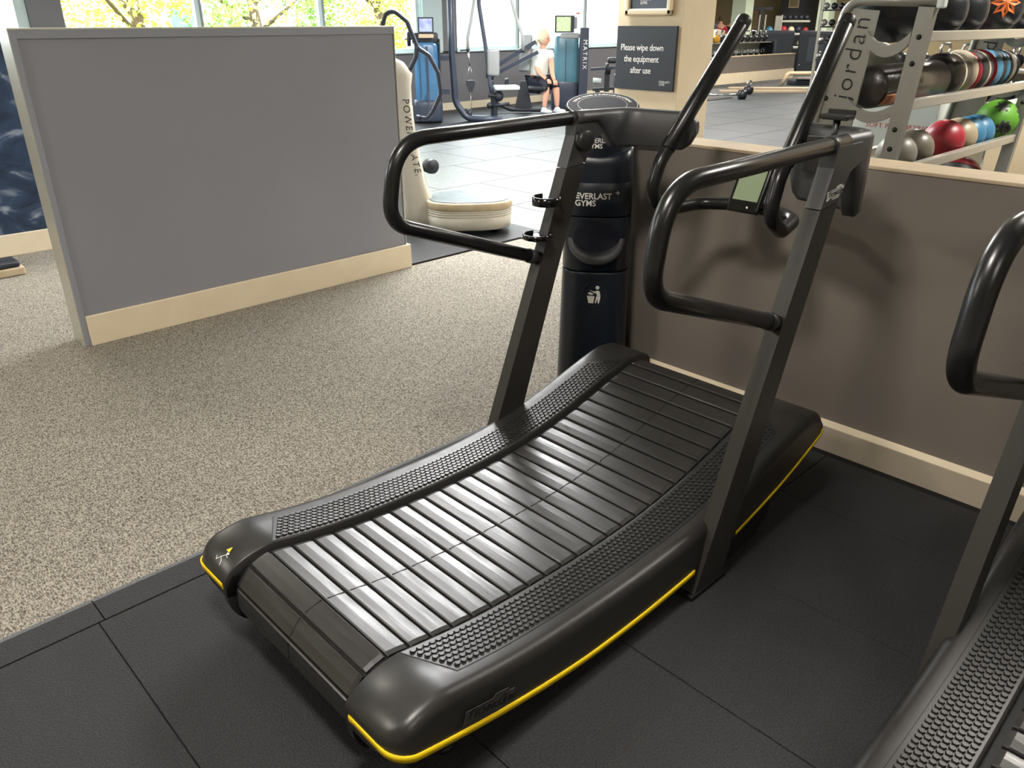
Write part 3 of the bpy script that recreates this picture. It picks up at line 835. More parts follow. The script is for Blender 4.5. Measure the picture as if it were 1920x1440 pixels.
for k in range(29):
    a = math.radians(178 + k*(184/28)); th = math.sin(PI*k/28)
    ri_u, ri_z = 0.080 + .018*(1 - th), 0.052 + .008*(1-th); ro_u, ro_z = 0.122, 0.106
    pi_ = bfront(ri_u*math.cos(a), 0.715 + ri_z*math.sin(a), 0.003)
    pm = bfront((ri_u*.35 + ro_u*.65)*math.cos(a), 0.712 + (ri_z*.35 + ro_z*.65)*math.sin(a), 0.006 + 0.030*th)
    po = bfront(ro_u*math.cos(a), 0.710 + ro_z*math.sin(a), 0.002 + .014*th)
    pb = bfront((ro_u - .004)*math.cos(a), 0.708 + (ro_z)*math.sin(a), -0.002)
    rg.append([pi_, pm, po, pb])
m.loft(rg); m.obj('mouth_lip', mid)
m = M('bin_plastic')                           # dispenser head with scooped top
hz = [(0.806, -0.004, 0), (0.812, 0, 0), (0.94, 0, 0), (0.944, -0.003, 0), (0.948, -.003, 0), (1.02, -0.005, .5), (1.06, -.008, 1.0), (1.07, -0.02, 1.0)]
rings = []
for z, d, sc in hz:
    ring = []
    for x, y, zz in superring(0, 0, hwz(z) + d, 0.150 - 0.012*z + d, z):
        ring.append((x, y, zz + sc*(0.035*((y/0.145)**2) - 0.02 + 0.10*(x + 0.14))))
    rings.append(ring)
m.loft(rings); hd_ = m.obj('dispenser_head', t)
m = M('white_ink')
m.text('VERLAST', lambda u, v, w_: bfront(u - 0.078, 0.882 + v, w_ + .0008), 0.0345, 0.0006, sx=0.98, bold=0.0006)
m.text('GYMS', lambda u, v, w_: bfront(u - 0.097, 0.853 + v, w_ + .0008), 0.0345, 0.0006, sx=0.98, bold=0.0006)
m.text('+', lambda u, v, w_: bfront(u + 0.068, 0.896 + v, w_ + .0008), 0.034, 0.0006, bold=0.0005)
for k in range(3):
    z0 = 0.8825 + k*0.0095
    q = [(-0.096 + k*.002, z0), (-0.078, z0), (-0.078, z0 + .005), (-0.094 + k*.002, z0 + .005)]
    m.add([bfront(a, b, .0012) for a, b in q], [(0, 1, 2, 3)])
m.obj('lettering', hd_)
m = M('bin_plastic')                           # sign disc ring and pictogram
rg = []
for k in range(41):
    a = 2*PI*k/40; rg.append([bfront(r*math.cos(a), 0.472 + r*1.05*math.sin(a), l) for r, l in ((.050, .0), (.051, .002), (.054, .002), (.055, .0))])
m.loft(rg)
m.obj('sign_rim', t)
m = M('white_ink')
def pic(poly): m.add([bfront(a, 0.472 + b, .0014) for a, b in poly], [tuple(range(len(poly)))])
pic([(-.032, -.006), (.002, -.008), (-.003, -.040), (-.024, -.040)])                      # bucket
pic([(-.029, .004), (-.020, .011), (-.010, .007), (-.002, .000), (-.016, -.003)])          # litter
pic([(.013 + .0085*math.cos(a), .031 + .0085*math.sin(a)) for a in np.linspace(0, 2*PI, 15)[:-1]])
pic([(-.018, .017), (.004, .013), (.010, .018), (.022, .016), (.027, -.006), (.012, -.006), (.010, .004), (-.002, .007), (-.018, .020)][::1])
pic([(.010, -.0075), (.027, -.0075), (.026, -.022), (.022, -.040), (.017, -.040), (.016, -.020), (.008, -.040), (.003, -.040)])
m.obj('litter_pictogram', t)
# round wipe dispenser drum with its ring lettered lid
lc = Vector((0.0, 0.0, 1.232)); ln_ = Vector((-math.sin(.24), 0, math.cos(.24))); lu = Vector((0, -1, 0)); lv = ln_.cross(lu)
lv = lv if lv.x > 0 else -lv
Rl = Matrix((lu, lv, lu.cross(lv))).transposed()
m = M('bin_plastic'); m.lathe([(.118, .95), (.122, 1.05), (.128, 1.14), (.130, 1.20)], (0, 0, 0), 40)
drum = m.obj('dispenser_drum', t)
m = M('white_ink')
df = lambda u, v, w_: (-.127*math.cos(u/.127) - w_ - .001*0 - .002, -.127*math.sin(u/.127), v)
m.text('EVERLAST+', lambda u, v, w_: df(u + .01, v + 1.105, w_), 0.026, 0.0004, align='CENTER', bold=0.0004)
m.text('GYMS', lambda u, v, w_: df(u - .026, v + 1.083, w_), 0.026, 0.0004, align='CENTER', bold=0.0004)
m.obj('drum_lettering', drum)
m = M('lid_plastic'); m.lathe([(.001, -.03), (.142, -.03), (.150, -.02), (.152, 0.0), (.1475, .0072), (.146, .0079), (.1445, .008), (.001, .008)], lc, 48, Rl)
lid = m.obj('dispenser_lid', t)
m = M('white_ink')
fl = lambda u, v, w_: lc + lu*u + lv*v + (lu.cross(lv))*(0.0085 + w_)
def ringline(ra, rb):
    n = 64; vs = [fl(ra*math.cos(2*PI*k/n), ra*math.sin(2*PI*k/n), .0004) for k in range(n)] + [fl(rb*math.cos(2*PI*k/n), rb*math.sin(2*PI*k/n), .0004) for k in range(n)]
    m.add(vs, [(k, (k+1) % n, (k+1) % n + n, k + n) for k in range(n)])
ringline(.1425, .1445); ringline(.100, .1013)
m.text('TOTAL HAND & SURFACE SANITISING', lambda u, v, w_: fl((.113 + v)*math.sin(u/.113), (.113 + v)*math.cos(u/.113), w_), 0.0175, 0.0004, align='CENTER', bold=0.0004)
m.obj('lid_lettering', lid)

# ------------------------------------------------------------------ column signs
t = thing('wall_sign', 'dark navy sign asking to wipe down the equipment on the cream column', 'sign', (4.995, 3.77, 1.30))
m = M('machine_black'); m.bx(-0.016, 0.002, -0.268, 0.262, -0.213, 0.218, 0.001); m.mats[0] = 'machine_black'; m.obj('sign_board', t)
sf = lambda u, v, w_: (-0.0165 - w_, -u, v)
m = M('white_ink')
for s_, v in (('Please wipe down', 0.055), ('the equipment', -0.022), ('after use', -0.099)):
    m.text(s_, lambda a, b, c, v=v: sf(a - 0.028, b + v, c), 0.062, 0.0006, align='CENTER', sx=0.90, bold=0.0004, spacing=0.96)
m.text('EVERLAST+', lambda a, b, c: sf(a + 0.145, b - 0.158, c), 0.022, 0.0006, sx=.9)
m.text('GYMS', lambda a, b, c: sf(a + 0.145, b - 0.176, c), 0.022, 0.0006, sx=.9)
m.obj('lettering', t)
t = thing('wall_sign', 'framed grey notice with rounded cream frame above the wipe down sign', 'sign', (4.995, 3.77, 1.585))
m = M('column_cream')
a, b, c, d = -0.215, 0.200, 0.0, 0.50
m.bx(-0.03, 0.002, a, b, c, c + .045, .012); m.bx(-0.03, 0.002, a, b, d - .045, d, .012); m.bx(-0.03, 0.002, a, a + .045, c, d, .012); m.bx(-0.03, 0.002, b - .045, b, c, d, .012)
m.obj('sign_frame', t)
m = M('machine_dark'); m.bx(-0.010, 0.002, a + .04, b - .04, c + .04, d - .04); bd = m.obj('sign_board', t)
m = M('white_ink'); m.text('EVERLAST+', lambda u, v, w_: (-0.0105 - w_, -u + .07, v + .098), 0.026, 0.0006, sx=.9); m.text('GYMS', lambda u, v, w_: (-0.0105 - w_, -u + .07, v + .074), 0.026, 0.0006, sx=.9)
m.obj('lettering', bd)

# ------------------------------------------------------------------ vibration plate machine
t = thing('vibration_plate', 'white vibration plate machine with curved black handles behind the grey partition', 'exercise machine', (4.10, 4.90, 0))
P0 = Vector((4.10, 4.90, 0)); view = math.radians(51.0)
vr = Vector((math.sin(view), -math.cos(view), 0)); vf = Vector((math.cos(view), math.sin(view), 0))
def pv(a, b, z): return vr*a + vf*b + Vector((0, 0, z))     # a to the right as seen, b away
m = M('pp_white')
def platering(z, s=1.0, dx=0.0):
    out = []
    for k in range(48):
        th = 2*PI*k/48; c, s_ = math.cos(th), math.sin(th)
        a = 0.35*s*math.copysign(abs(c)**0.75, c); b = 0.27*s*math.copysign(abs(s_)**0.75, s_)
        out.append(pv(a + 0.105 + dx, b, z - .012))
    return out
m.loft([platering(z, s) for z, s in ((0.055, .93), (0.06, .955), (0.15, .985), (0.152, .97), (0.160, .97), (0.162, .985), (0.168, .985), (.170, .97), (.178, .97), (.180, .985), (.186, .985), (.188, .97), (.196, .97), (.198, .985), (.204, .985), (.206, .97), (.212, .97))])
m.obj('plate_base', t)
m = M('pp_dirty'); m.loft([platering(z, s) for z, s in ((.212, .985), (.216, 1.0), (.262, 1.0), (.272, .98))]); m.obj('plate_rim', t)
m = M('pp_top'); m.loft([platering(z, s) for z, s in ((.265, .93), (.2765, .93), (.279, .915))]); m.obj('plate_top', t)
for a, b in ((0.30, -0.10), (-0.16, -0.14), (0.30, .12), (-.16, .14)):
    m = M('black_dark'); q = pv(a, b, 0); m.lathe([(.030, 0.004), (.028, .06)], q, 16); m.obj('foot', t)
# column: leans back and narrows, edge turned to us
m = M('pp_white')
secs = [(0.02, -0.43, -0.13, 0.10), (0.14, -.43, -.155, .10), (0.24, -.43, -0.185, .10), (0.40, -.44, -.235, .09), (0.60, -.455, -.275, .085), (.80, -.465, -.30, .08), (0.98, -.475, -.315, .08), (1.10, -.48, -.315, .075), (1.19, -.49, -.30, .07), (1.27, -.49, -.36, .06), (1.31, -.48, -.44, .04)]
rings = []
for z, a0, a1, hb in secs:
    ring = []
    for k in range(20):
        th = 2*PI*k/20; c, s_ = math.cos(th), math.sin(th)
        ring.append(pv((a0+a1)/2 + (a1-a0)/2*math.copysign(abs(c)**.6, c), hb*math.copysign(abs(s_)**.6, s_), z))
    rings.append(ring)
m.loft(rings); colm = m.obj('column', t)
m = M('ink')
def cf(u, v, w_):                                # lettering runs down the column
    z = 1.02 - u; 
    a1 = float(np.interp(z, [s_[0] for s_ in secs], [s_[2] for s_ in secs])); a0 = float(np.interp(z, [s_[0] for s_ in secs], [s_[1] for s_ in secs])); hb = float(np.interp(z, [s_[0] for s_ in secs], [s_[3] for s_ in secs]))
    a = a1 - 0.065 + v; s_ = (a - (a0 + a1)/2)/((a1 - a0)/2); s_ = max(-.98, min(.98, s_))
    return pv(a, -hb*(max(0, 1 - abs(s_)**(2/.6)))**(.3) - w_ - 0.002, z)
m.text('POWER PLATE.', cf, 0.072, 0.001, spacing=1.22, sx=1.0)
n = 26
for r in (.025, .038, .051, .064):
    vs = []
    for k in range(n):
        th = PI*(.35 + 1.35*k/(n-1)); vs += [cf(.36 + r*math.cos(th), -.045 + r*math.sin(th), 0.0), cf(.36 + (r+.004)*math.cos(th), -.045 + (r+.004)*math.sin(th), 0.0)]
    m.add(vs, [(2*k, 2*k+2, 2*k+3, 2*k+1) for k in range(n-1)])
m.obj('lettering', colm)
# wishbone handle
m = M('machine_dark')
m.tube(fillet([pv(-.50, .0, 1.52), pv(-.475, 0, 1.60), pv(-.41, 0, 1.62), pv(-.32, 0, 1.55), pv(-.275, 0, 1.43), pv(-.25, 0, 1.37), pv(-.17, -.02, 1.32), pv(-.105, -.04, 1.20), pv(-.09, -.04, 1.05), pv(-.15, -.03, .93), pv(-.20, -.02, .865), pv(-.26, 0, .875)], .06, 5), .0165, 14)
m.tube([pv(-.26, 0, .872), pv(-.29, 0, .876)], .022, 14)
m.obj('handle', t)
m = M('machine_dark'); m.tube(fillet([pv(-.255, 0, 1.38), pv(-.27, 0, 1.30), pv(-.33, 0, 1.20), pv(-.40, 0, 1.16)], .05, 5), .0175, 14); m.obj('handle_brace', t)
m = M('machine_black'); m.lathe([(.001, -.04), (.055, -.04), (.060, .0), (.055, .04), (.001, .04)], pv(-.195, .05, .50), 24, Matrix.Rotation(PI/2, 3, 'X')); m.obj('strap_reel', t)

# rolled things behind the plate on the tiles
m = M('machine_black'); m.tube(fillet([(0, 0, .035), (.10, .02, .035), (.17, -.04, .03), (.26, -.03, .03)], .04), [.03]*3 + [.034]*8 + [.03]*(len(fillet([(0, 0, .035), (.10, .02, .035), (.17, -.04, .03), (.26, -.03, .03)], .04)) - 11), 12)
tag(m.obj('exercise_strap', loc=(4.30, 5.62, -0.006)), 'black strap lying on the floor behind the vibration plate', 'strap')

# ------------------------------------------------------------------ weight machines by the windows
def shroud(m, a0, a1, b0, b1, z0, z1, frame, bulge=0.03, n=10):
    """rounded tall cover between a0..a1 (across) and b0..b1 (deep)"""
    rings = []
    for z, s in ((z0, .94), (z0 + .03, .99), (z0 + .3*(z1-z0), 1.0), (z0 + .7*(z1-z0), 1.0), (z1 - .05, .98), (z1 - .015, .93), (z1, .86)):
        ring = []
        for k in range(28):
            th = 2*PI*k/28; c, s_ = math.cos(th), math.sin(th)
            ring.append(frame((a0+a1)/2 + (a1-a0)/2*s*math.copysign(abs(c)**.45, c), (b0+b1)/2 + (b1-b0)/2*s*math.copysign(abs(s_)**.5, s_), z))
        rings.append(ring)
    m.loft(rings)
def vframe(deg):
    v = math.radians(deg); r = Vector((math.sin(v), -math.cos(v), 0)); f = Vector((math.cos(v), math.sin(v), 0))
    return lambda a, b, z: r*a + f*b + Vector((0, 0, z))
fv = vframe(52)
# blue weight tower with tablet screen
t = thing('weight_machine', 'blue shrouded weight tower with tablet screen beside the cream window post', 'exercise machine', (8.62, 10.88, 0))
m = M('shroud_blue'); shroud(m, -.24, .17, -.06, .26, .10, 1.24, fv); sh = m.obj('shroud', t)
m = M('machine_dark'); m.bar(fv(-.03, -.062, .30), fv(-.03, -.075, 1.18), .03, .014); m.bar(fv(-.15, -.062, .4), fv(-.15, -.07, 1.18), .012, .008); m.obj('shroud_groove', sh)
m = M('machine_black'); m.box(fv(-.05, .06, 1.30), (.20, .42, .17), rot=math.radians(52), bev=.03); m.box(fv(.175, .10, .78), (.30, .028, 1.02), rot=math.radians(52), bev=.01); m.obj('head_housing', t)
m = M('machine_dark'); shroud(m, -.30, .20, -.12, .26, .02, .36, fv); m.bar(fv(-.03, -.13, .12), fv(-.03, -.10, .50), .03, .03); m.obj('tower_base', t)
m = M('machine_black'); m.box(fv(-.03, -.08, 1.49), (.03, .25, .24), rot=math.radians(52), bev=.006); sc = m.obj('tablet_screen', t)
m = M('screen_photo'); m.box(fv(-.03, -.0965, 1.495), (.004, .205, .19), rot=math.radians(52)); m.obj('display', sc)
m = M('bench_beige'); m.box(fv(-.03, -.09, 1.335), (.03, .24, .06), rot=math.radians(52), bev=.008); m.obj('button_strip', sc)
m = M('chrome')
m.tube([fv(-.26, .16, 1.29), fv(-.40, .16, 1.29)], .016, 12); m.obj('weight_peg', t)
m = M('machine_black'); m.lathe([(.001, -.03), (.11, -.03), (.115, 0), (.11, .03), (.001, .03)], fv(-.31, .16, 1.29), 24, Matrix.Rotation(math.radians(52), 3, 'Z') @ Matrix.Rotation(PI/2, 3, 'X')); m.obj('weight_plate', t)

# high pulley frame with hanging handles and a seat
t = thing('cable_machine', 'dark tall cable machine with hanging ropes and seat in front of the window', 'exercise machine', (9.0, 10.80, 0))
m = M('machine_dark')
m.tube(fillet([fv(.03, 0, 2.6), fv(.03, 0, 1.2), fv(.07, 0, .30), fv(.26, -.05, .05), fv(.55, -.12, .04), fv(.85, -.15, .035)], [0, .3, .3, .2, .1, 0], 6), .055, 12)
m.obj('front_upright', t)
m = M('machine_dark'); m.tube(fillet([fv(.50, .10, 2.6), fv(.50, .10, 1.8), fv(.60, .06, 1.15), fv(.66, .0, .62), fv(.70, -.05, .38)], .4, 6), [.038]*1 + [.036]*(len(fillet([fv(.50, .10, 2.6), fv(.50, .10, 1.8), fv(.60, .06, 1.15), fv(.66, .0, .62), fv(.70, -.05, .38)], .4, 6)) - 1), 12)
m.obj('seat_upright', t)
m = M('machine_dark'); m.bx(-.02, .02, -.02, .02, 0, .01); m = M('machine_dark')
m.bar(fv(-.36, .04, 1.00), fv(-.02, .0, 1.00), .06, .08); m.obj('brace', t)
m = M('machine_dark'); m.bar(fv(-.36, .04, .48), fv(-.02, .0, .48), .06, .08); m.obj('brace', t)
m = M('steel_black'); m.bar(fv(-.02, 0, 2.55), fv(1.05, .08, 2.55), .08, .08); m.obj('top_beam', t)
for a0, a1, zt in ((.42, .30, 1.12), (1.03, 1.22, 1.10)):
    m = M('vinyl_grey'); m.tube([fv(a0, .05, 2.5), fv(a0, .05, 1.85), fv((a0 + a1)/2, .02, 1.55), fv(a1, 0, 1.30), fv(a1, 0, zt)], .026, 10)
    m.use('machine_black'); m.tube([fv(a1 - .13, 0, zt - .01), fv(a1 - .02, 0, zt)], .011, 8); m.sphere(fv(a1, 0, zt), .032, 12, 8); m.obj('rope', t)
m = M('chrome'); m.tube([fv(.31, 0, 1.10), fv(.325, 0, .88)], .014, 10); m.obj('rope_clip', t)
m = M('steel'); m.tube([fv(.32, 0, .88), fv(.27, 0, .64)], .004, 6); m.tube([fv(.33, 0, .88), fv(.385, 0, .64)], .004, 6); m.tube([fv(.33, 0, .44), fv(.335, 0, .16)], .004, 6); m.obj('cable', t)
m = M('machine_black'); m.prism([(-.075, .12), (.075, .12), (.075, .05), (.03, -.06), (-.03, -.06), (-.075, .05)], 'y', -.03, .03, Matrix.Translation(fv(.33, 0, .53)) @ Matrix.Rotation(math.radians(-38), 4, 'Z')); m.obj('pulley_block', t)
m = M('machine_black'); m.lathe([(.001, -.04), (.085, -.04), (.085, .04), (.001, .04)], fv(.30, 0, .12), 20, Matrix.Rotation(math.radians(52), 3, 'Z') @ Matrix.Rotation(PI/2, 3, 'X')); m.obj('pulley', t)
m = M('vinyl_grey'); m.box(fv(.72, -.02, .93), (.10, .20, .42), rot=Matrix.Rotation(math.radians(52), 4, 'Z') @ Matrix.Rotation(math.radians(-4), 4, 'Y'), bev=.04, seg=4); m.obj('back_pad', t)
m = M('foam_white'); m.box(fv(.93, -.06, .535), (.28, .42, .075), rot=math.radians(58), bev=.03, seg=3); m.obj('seat', t)
m = M('machine_black'); m.bar(fv(.72, -.06, .02), fv(.72, -.06, .46), .08, .08); m.sphere(fv(.80, -.06, .40), .085, 16, 10); m.tube([fv(.62, -.1, .42), fv(.86, -.1, .40)], .03, 10); m.obj('seat_post', t)
m = M('machine_black'); m.tube([fv(.66, -.08, .25), fv(.98, -.1, .28)], .028, 10); m.sphere(fv(.64, -.09, .26), .05, 12, 8); m.obj('adjuster', t)

# chest press style machine the person sits at
t = thing('chest_press_machine', 'dark seated press machine with slanted arms that the woman sits on', 'exercise machine', (10.75, 10.95, 0))
m = M('machine_dark'); m.bar(fv(-.55, .1, .72), fv(.30, -.05, 1.22), .07, .07); m.obj('press_arm', t)
m = M('machine_dark'); m.bar(fv(-.55, .0, .62), fv(.32, -.20, 1.05), .06, .06); m.obj('press_arm', t)
m = M('machine_black'); m.lathe([(.001, -.05), (.09, -.05), (.09, .05), (.001, .05)], fv(-.55, .05, .70), 20, Matrix.Rotation(math.radians(52), 3, 'Z') @ Matrix.Rotation(PI/2, 3, 'X')); m.box(fv(-.52, .05, .78), (.10, .12, .42), rot=math.radians(52), bev=.04, seg=3); m.obj('pivot_housing', t)
m = M('machine_black'); m.tube(fillet([fv(-.50, .05, .55), fv(-.48, .05, .2), fv(-.15, 0, .06), fv(.45, -.05, .05)], .2, 6), .035, 10); m.obj('floor_frame', t)
m = M('machine_black'); m.prism([(-.16, 0), (.18, 0), (.06, .50), (-.04, .50)], 'y', -.03, .03, Matrix.Translation(fv(.08, .05, .05)) @ Matrix.Rotation(math.radians(-38), 4, 'Z')); m.obj('seat_support', t)
m = M('vinyl_grey'); m.box(fv(.13, .10, 1.02), (.08, .22, .62), rot=Matrix.Rotation(math.radians(20), 4, 'Z') @ Matrix.Rotation(math.radians(10), 4, 'Y'), bev=.03, seg=3); m.obj('back_pad', t)
m = M('vinyl_black'); m.box(fv(.40, -.08, .44), (.42, .36, .08), rot=math.radians(20), bev=.03, seg=3); m.obj('seat', t)
m = M('machine_black'); m.lathe([(.001, -.03), (.10, -.03), (.10, .03), (.001, .03)], fv(-.22, .1, .50), 18, Matrix.Rotation(math.radians(52), 3, 'Z') @ Matrix.Rotation(PI/2, 3, 'X')); m.obj('cam', t)

# teal weight tower with vertical lettering
fv2 = vframe(47)
t = thing('weight_machine', 'teal shrouded weight tower with green screen and dark lettered post beside the woman', 'exercise machine', (11.85, 10.75, 0))
m = M('shroud_teal'); shroud(m, -.27, .20, -.05, .28, .45, 1.30, fv2); sh = m.obj('shroud', t)
m = M('machine_dark'); m.bar(fv2(-.05, -.055, .5), fv2(-.05, -.06, 1.22), .012, .01); m.obj('shroud_groove', sh)
m = M('machine_dark'); shroud(m, -.30, .21, -.06, .28, .0, .52, fv2); m.obj('tower_base', t)
m = M('vinyl_grey'); m.box(fv2(.02, .02, 1.30), (.16, .36, .10), rot=math.radians(47), bev=.03); m.obj('head_housing', t)
m = M('machine_dark'); m.box(fv2(.29, .0, .72), (.16, .165, 1.44), rot=math.radians(47), bev=.01); po = m.obj('lettered_post', t)
m = M('white_ink'); o2 = fv2(.32, -.0815, 1.24); fn = frame_fn(o2, (0, 0, -1), vframe(47)(1, 0, 0)); m.text('MATRIX', lambda u, v, w_: fn(u, v - .05, -w_ if False else w_), .115, .001, spacing=1.35); m.obj('lettering', po)
m = M('machine_black'); m.box(fv2(-.09, -.10, 1.50), (.03, .36, .29), rot=math.radians(47), bev=.006); sc = m.obj('tablet_screen', t)
m = M('screen_green'); m.box(fv2(-.11, -.118, 1.50), (.004, .26, .24), rot=math.radians(47)); m.obj('display', sc)
m = M('vinyl_grey'); m.box(fv2(.08, -.08, 1.52), (.03, .13, .20), rot=math.radians(47), bev=.01); m.obj('holder', t)
m = M('print_red'); m.tube([fv2(.12, -.05, 1.68), fv2(.19, -.05, 1.68)], .014, 10)
tag(m.obj('spray_bottle', loc=(11.85, 10.75, 0)), 'small red topped bottle on the teal weight tower', 'bottle')
# third tower mostly behind the column
t = thing('weight_machine', 'pale blue weight tower mostly hidden behind the cream column', 'exercise machine', (13.55, 10.55, 0))
fv3 = vframe(42)
m = M('shroud_teal'); shroud(m, -.22, .3, 0, .35, .05, 1.36, fv3); m.obj('shroud', t)
m = M('machine_dark'); m.box(fv3(-.2, .1, .3), (.25, .3, .55), rot=math.radians(42), bev=.03); m.obj('tower_base', t)
t = thing('leg_machine', 'low dark machine with round pivot and padded roller near the cream column', 'exercise machine', (12.7, 10.45, 0))
m = M('machine_dark'); m.bar(fv3(-.35, 0, .70), fv3(.25, -.02, .74), .06, .05); m.obj('lever_arm', t)
m = M('machine_black'); m.lathe([(.001, -.05), (.10, -.05), (.10, .05), (.001, .05)], fv3(-.02, -.08, .72), 22, Matrix.Rotation(math.radians(42), 3, 'Z') @ Matrix.Rotation(PI/2, 3, 'X')); m.use('chrome'); m.lathe([(.001, -.01), (.03, -.01), (.03, .01)], fv3(-.02, -.135, .72), 14, Matrix.Rotation(math.radians(42), 3, 'Z') @ Matrix.Rotation(PI/2, 3, 'X')); m.obj('pivot_housing', t)
m = M('vinyl_black'); m.box(fv3(.10, .05, .86), (.18, .26, .10), rot=math.radians(42), bev=.03); m.obj('pad', t)
m = M('foam_white'); m.tube([fv3(-.30, -.05, .50), fv3(-.14, -.05, .49)], .05, 12); m.obj('roller', t)
m = M('machine_black'); m.bar(fv3(-.03, -.05, .30), fv3(-.03, -.06, .66), .10, .05); m.bar(fv3(-.22, 0, 0), fv3(-.20, 0, .36), .09, .09); m.bar(fv3(.20, 0, 0), fv3(.2, 0, .62), .1, .1); m.bar(fv3(-.3, 0, .33), fv3(.25, 0, .36), .05, .05); m.obj('stand', t)

# ------------------------------------------------------------------ seated woman
def skin(name, verts, edges, radii, parent=None, mt='skin', sub=2, root=0, loc=None):
    me = bpy.data.meshes.new(name); me.from_pydata([tuple(v) for v in verts], edges, [])
    o = bpy.data.objects.new(name, me); C.objects.link(o)
    md = o.modifiers.new('s', 'SKIN'); md.use_smooth_shade = True
    for i, r in enumerate(radii):
        rr = r if isinstance(r, (tuple, list)) else (r, r)
        me.skin_vertices[0].data[i].radius = rr
    for d in me.skin_vertices[0].data: d.use_root = False
    me.skin_vertices[0].data[root].use_root = True
    sd = o.modifiers.new('d', 'SUBSURF'); sd.levels = sub; sd.render_levels = sub
    dg = bpy.context.evaluated_depsgraph_get(); m2 = bpy.data.meshes.new_from_object(o.evaluated_get(dg))
    bpy.data.objects.remove(o); m2.materials.clear(); m2.materials.append(MATS[mt])
    m2.polygons.foreach_set('use_smooth', [True]*len(m2.polygons))
    o = bpy.data.objects.new(name, m2); C.objects.link(o)
    if parent is not None: o.parent = parent
    if loc is not None: o.location = loc
    return o
W0 = Vector((11.10, 10.70, 0))
fw = vframe(44)
def pw(a, b, z): return fw(a, b, z)
t_person = None
head = pw(.02, -.02, 1.27)
V = [pw(-.06, .05, .55), pw(-.05, .03, .72), pw(-.03, .0, .90), pw(-.01, -.02, 1.04), pw(.0, -.02, 1.10), pw(.015, -.02, 1.16), pw(.02, -.02, 1.25),   # pelvis..head 0-6
     pw(-.12, .03, 1.03), pw(-.13, -.02, .86), pw(-.06, -.14, .70), pw(.10, -.22, .58),            # arm A 7-10 (nearer)
     pw(.14, -.02, 1.02), pw(.165, -.08, .86), pw(.18, -.16, .70), pw(.22, -.24, .57),              # arm B 11-14
     pw(-.13, .0, .52), pw(.08, -.20, .53), pw(.07, -.24, .30), pw(.045, -.24, .10),                  # leg A 15-18
     pw(.06, .08, .52), pw(.24, -.16, .52), pw(.27, -.18, .30), pw(.28, -.17, .10)]                   # leg B 19-22
E_ = [(0, 1), (1, 2), (2, 3), (3, 4), (4, 5), (5, 6), (3, 7), (7, 8), (8, 9), (9, 10), (3, 11), (11, 12), (12, 13), (13, 14), (0, 15), (15, 16), (16, 17), (17, 18), (0, 19), (19, 20), (20, 21), (21, 22)]
Rr = [.14, .135, .14, .115, .06, .055, .09, .062, .056, .046, .032, .062, .056, .046, .032, .11, .078, .060, .042, .11, .078, .060, .042]
body = skin('person', V, E_, Rr, None, 'skin', 2, 0, W0)
tag(body, 'seated woman in pale t-shirt and black leggings leaning hands on her knees', 'person')
# hands: palm with five fingers resting over each knee
def hand(c, d, side):
    c = Vector(c); d = Vector(d).normalized(); up = Vector((0, 0, 1)); s = d.cross(up).normalized()*side
    vs = [c, c + d*.05 - up*.005]; ed = [(0, 1)]; rd = [(.028, .018), (.034, .014)]
    for k, (o, l) in enumerate(((-.030, .055), (-.010, .066), (.011, .062), (.030, .048))):
        b = len(vs); base = c + d*.058 + s*o
        vs += [base, base + d*l*.5 - up*.012, base + d*l*.75 - up*.034]; rd += [.0095, .0088, .0078]; ed += [(1, b), (b, b+1), (b+1, b+2)]
    b = len(vs); vs += [c + d*.02 - s*.034 - up*.004, c + d*.05 - s*.050 - up*.014]; rd += [.0105, .009]; ed += [(0, b), (b, b+1)]
    return vs, ed, rd
for c, d, sd_ in ((pw(.10, -.225, .595), pw(.25, -.5, -.25), 1), (pw(.22, -.245, .585), pw(.15, -.5, -.3), 1)):
    a, b, r = hand(c, d, sd_); skin('hand', a, b, r, body, 'skin', 1)
# head shape, face and hair
m = M('skin'); Rh = Matrix.Rotation(math.radians(-25), 3, 'Z')
hc = pw(.025, -.03, 1.265); fd = (vframe(44)(.92, -.35, -.12)).normalized(); fs = fd.cross(Vector((0, 0, 1))).normalized(); fu = fs.cross(fd)
Rf = Matrix((fd, -fs, fu)).transposed()
m.sphere(hc, .115, 20, 14, (.92, .74, 1.12), Rf)
m.sphere(hc + fd*.045 - fu*.06, .06, 14, 10, (.8, .8, .8), Rf)
m.sphere(hc + fd*.112 - fu*.012, .018, 10, 8, (1, .8, 1.4), Rf)
for s_ in (-1, 1): m.sphere(hc + fs*s_*.074 - fu*.01, .02, 10, 8, (.9, .4, 1.3), Rf)
m.use('ink')
for s_ in (-1, 1): m.sphere(hc + fd*.086 + fs*s_*.030 + fu*.012, .007, 8, 6)
m.tube([hc + fd*.092 - fs*.02 - fu*.052, hc + fd*.096 - fu*.053, hc + fd*.092 + fs*.02 - fu*.052], .0025, 6)
m.obj('head', body)
m = M('ink')
for s_ in (-1, 1):
    m.tube([hc + fd*.10 + fs*s_*.032 + fu*.012 + (fs*math.cos(a) + fu*math.sin(a))*.022 for a in np.linspace(0, 2*PI, 16)], .0022, 6)
    m.tube([hc + fd*.10 + fs*s_*.054 + fu*.014, hc + fd*.0 + fs*s_*.078 + fu*.014], .0025, 6)
m.obj('spectacles', body)
m = M('hair'); m.sphere(hc - fd*.020 + fu*.026, .123, 20, 14, (.90, .82, 1.06), Rf); m.sphere(hc - fd*.10 - fu*.02, .035, 12, 8, (1, 1, 1.2), Rf); m.sphere(hc - fd*.135 - fu*.09, .025, 12, 8, (1, 1, 2.0), Rf)
m.obj('hair', body)
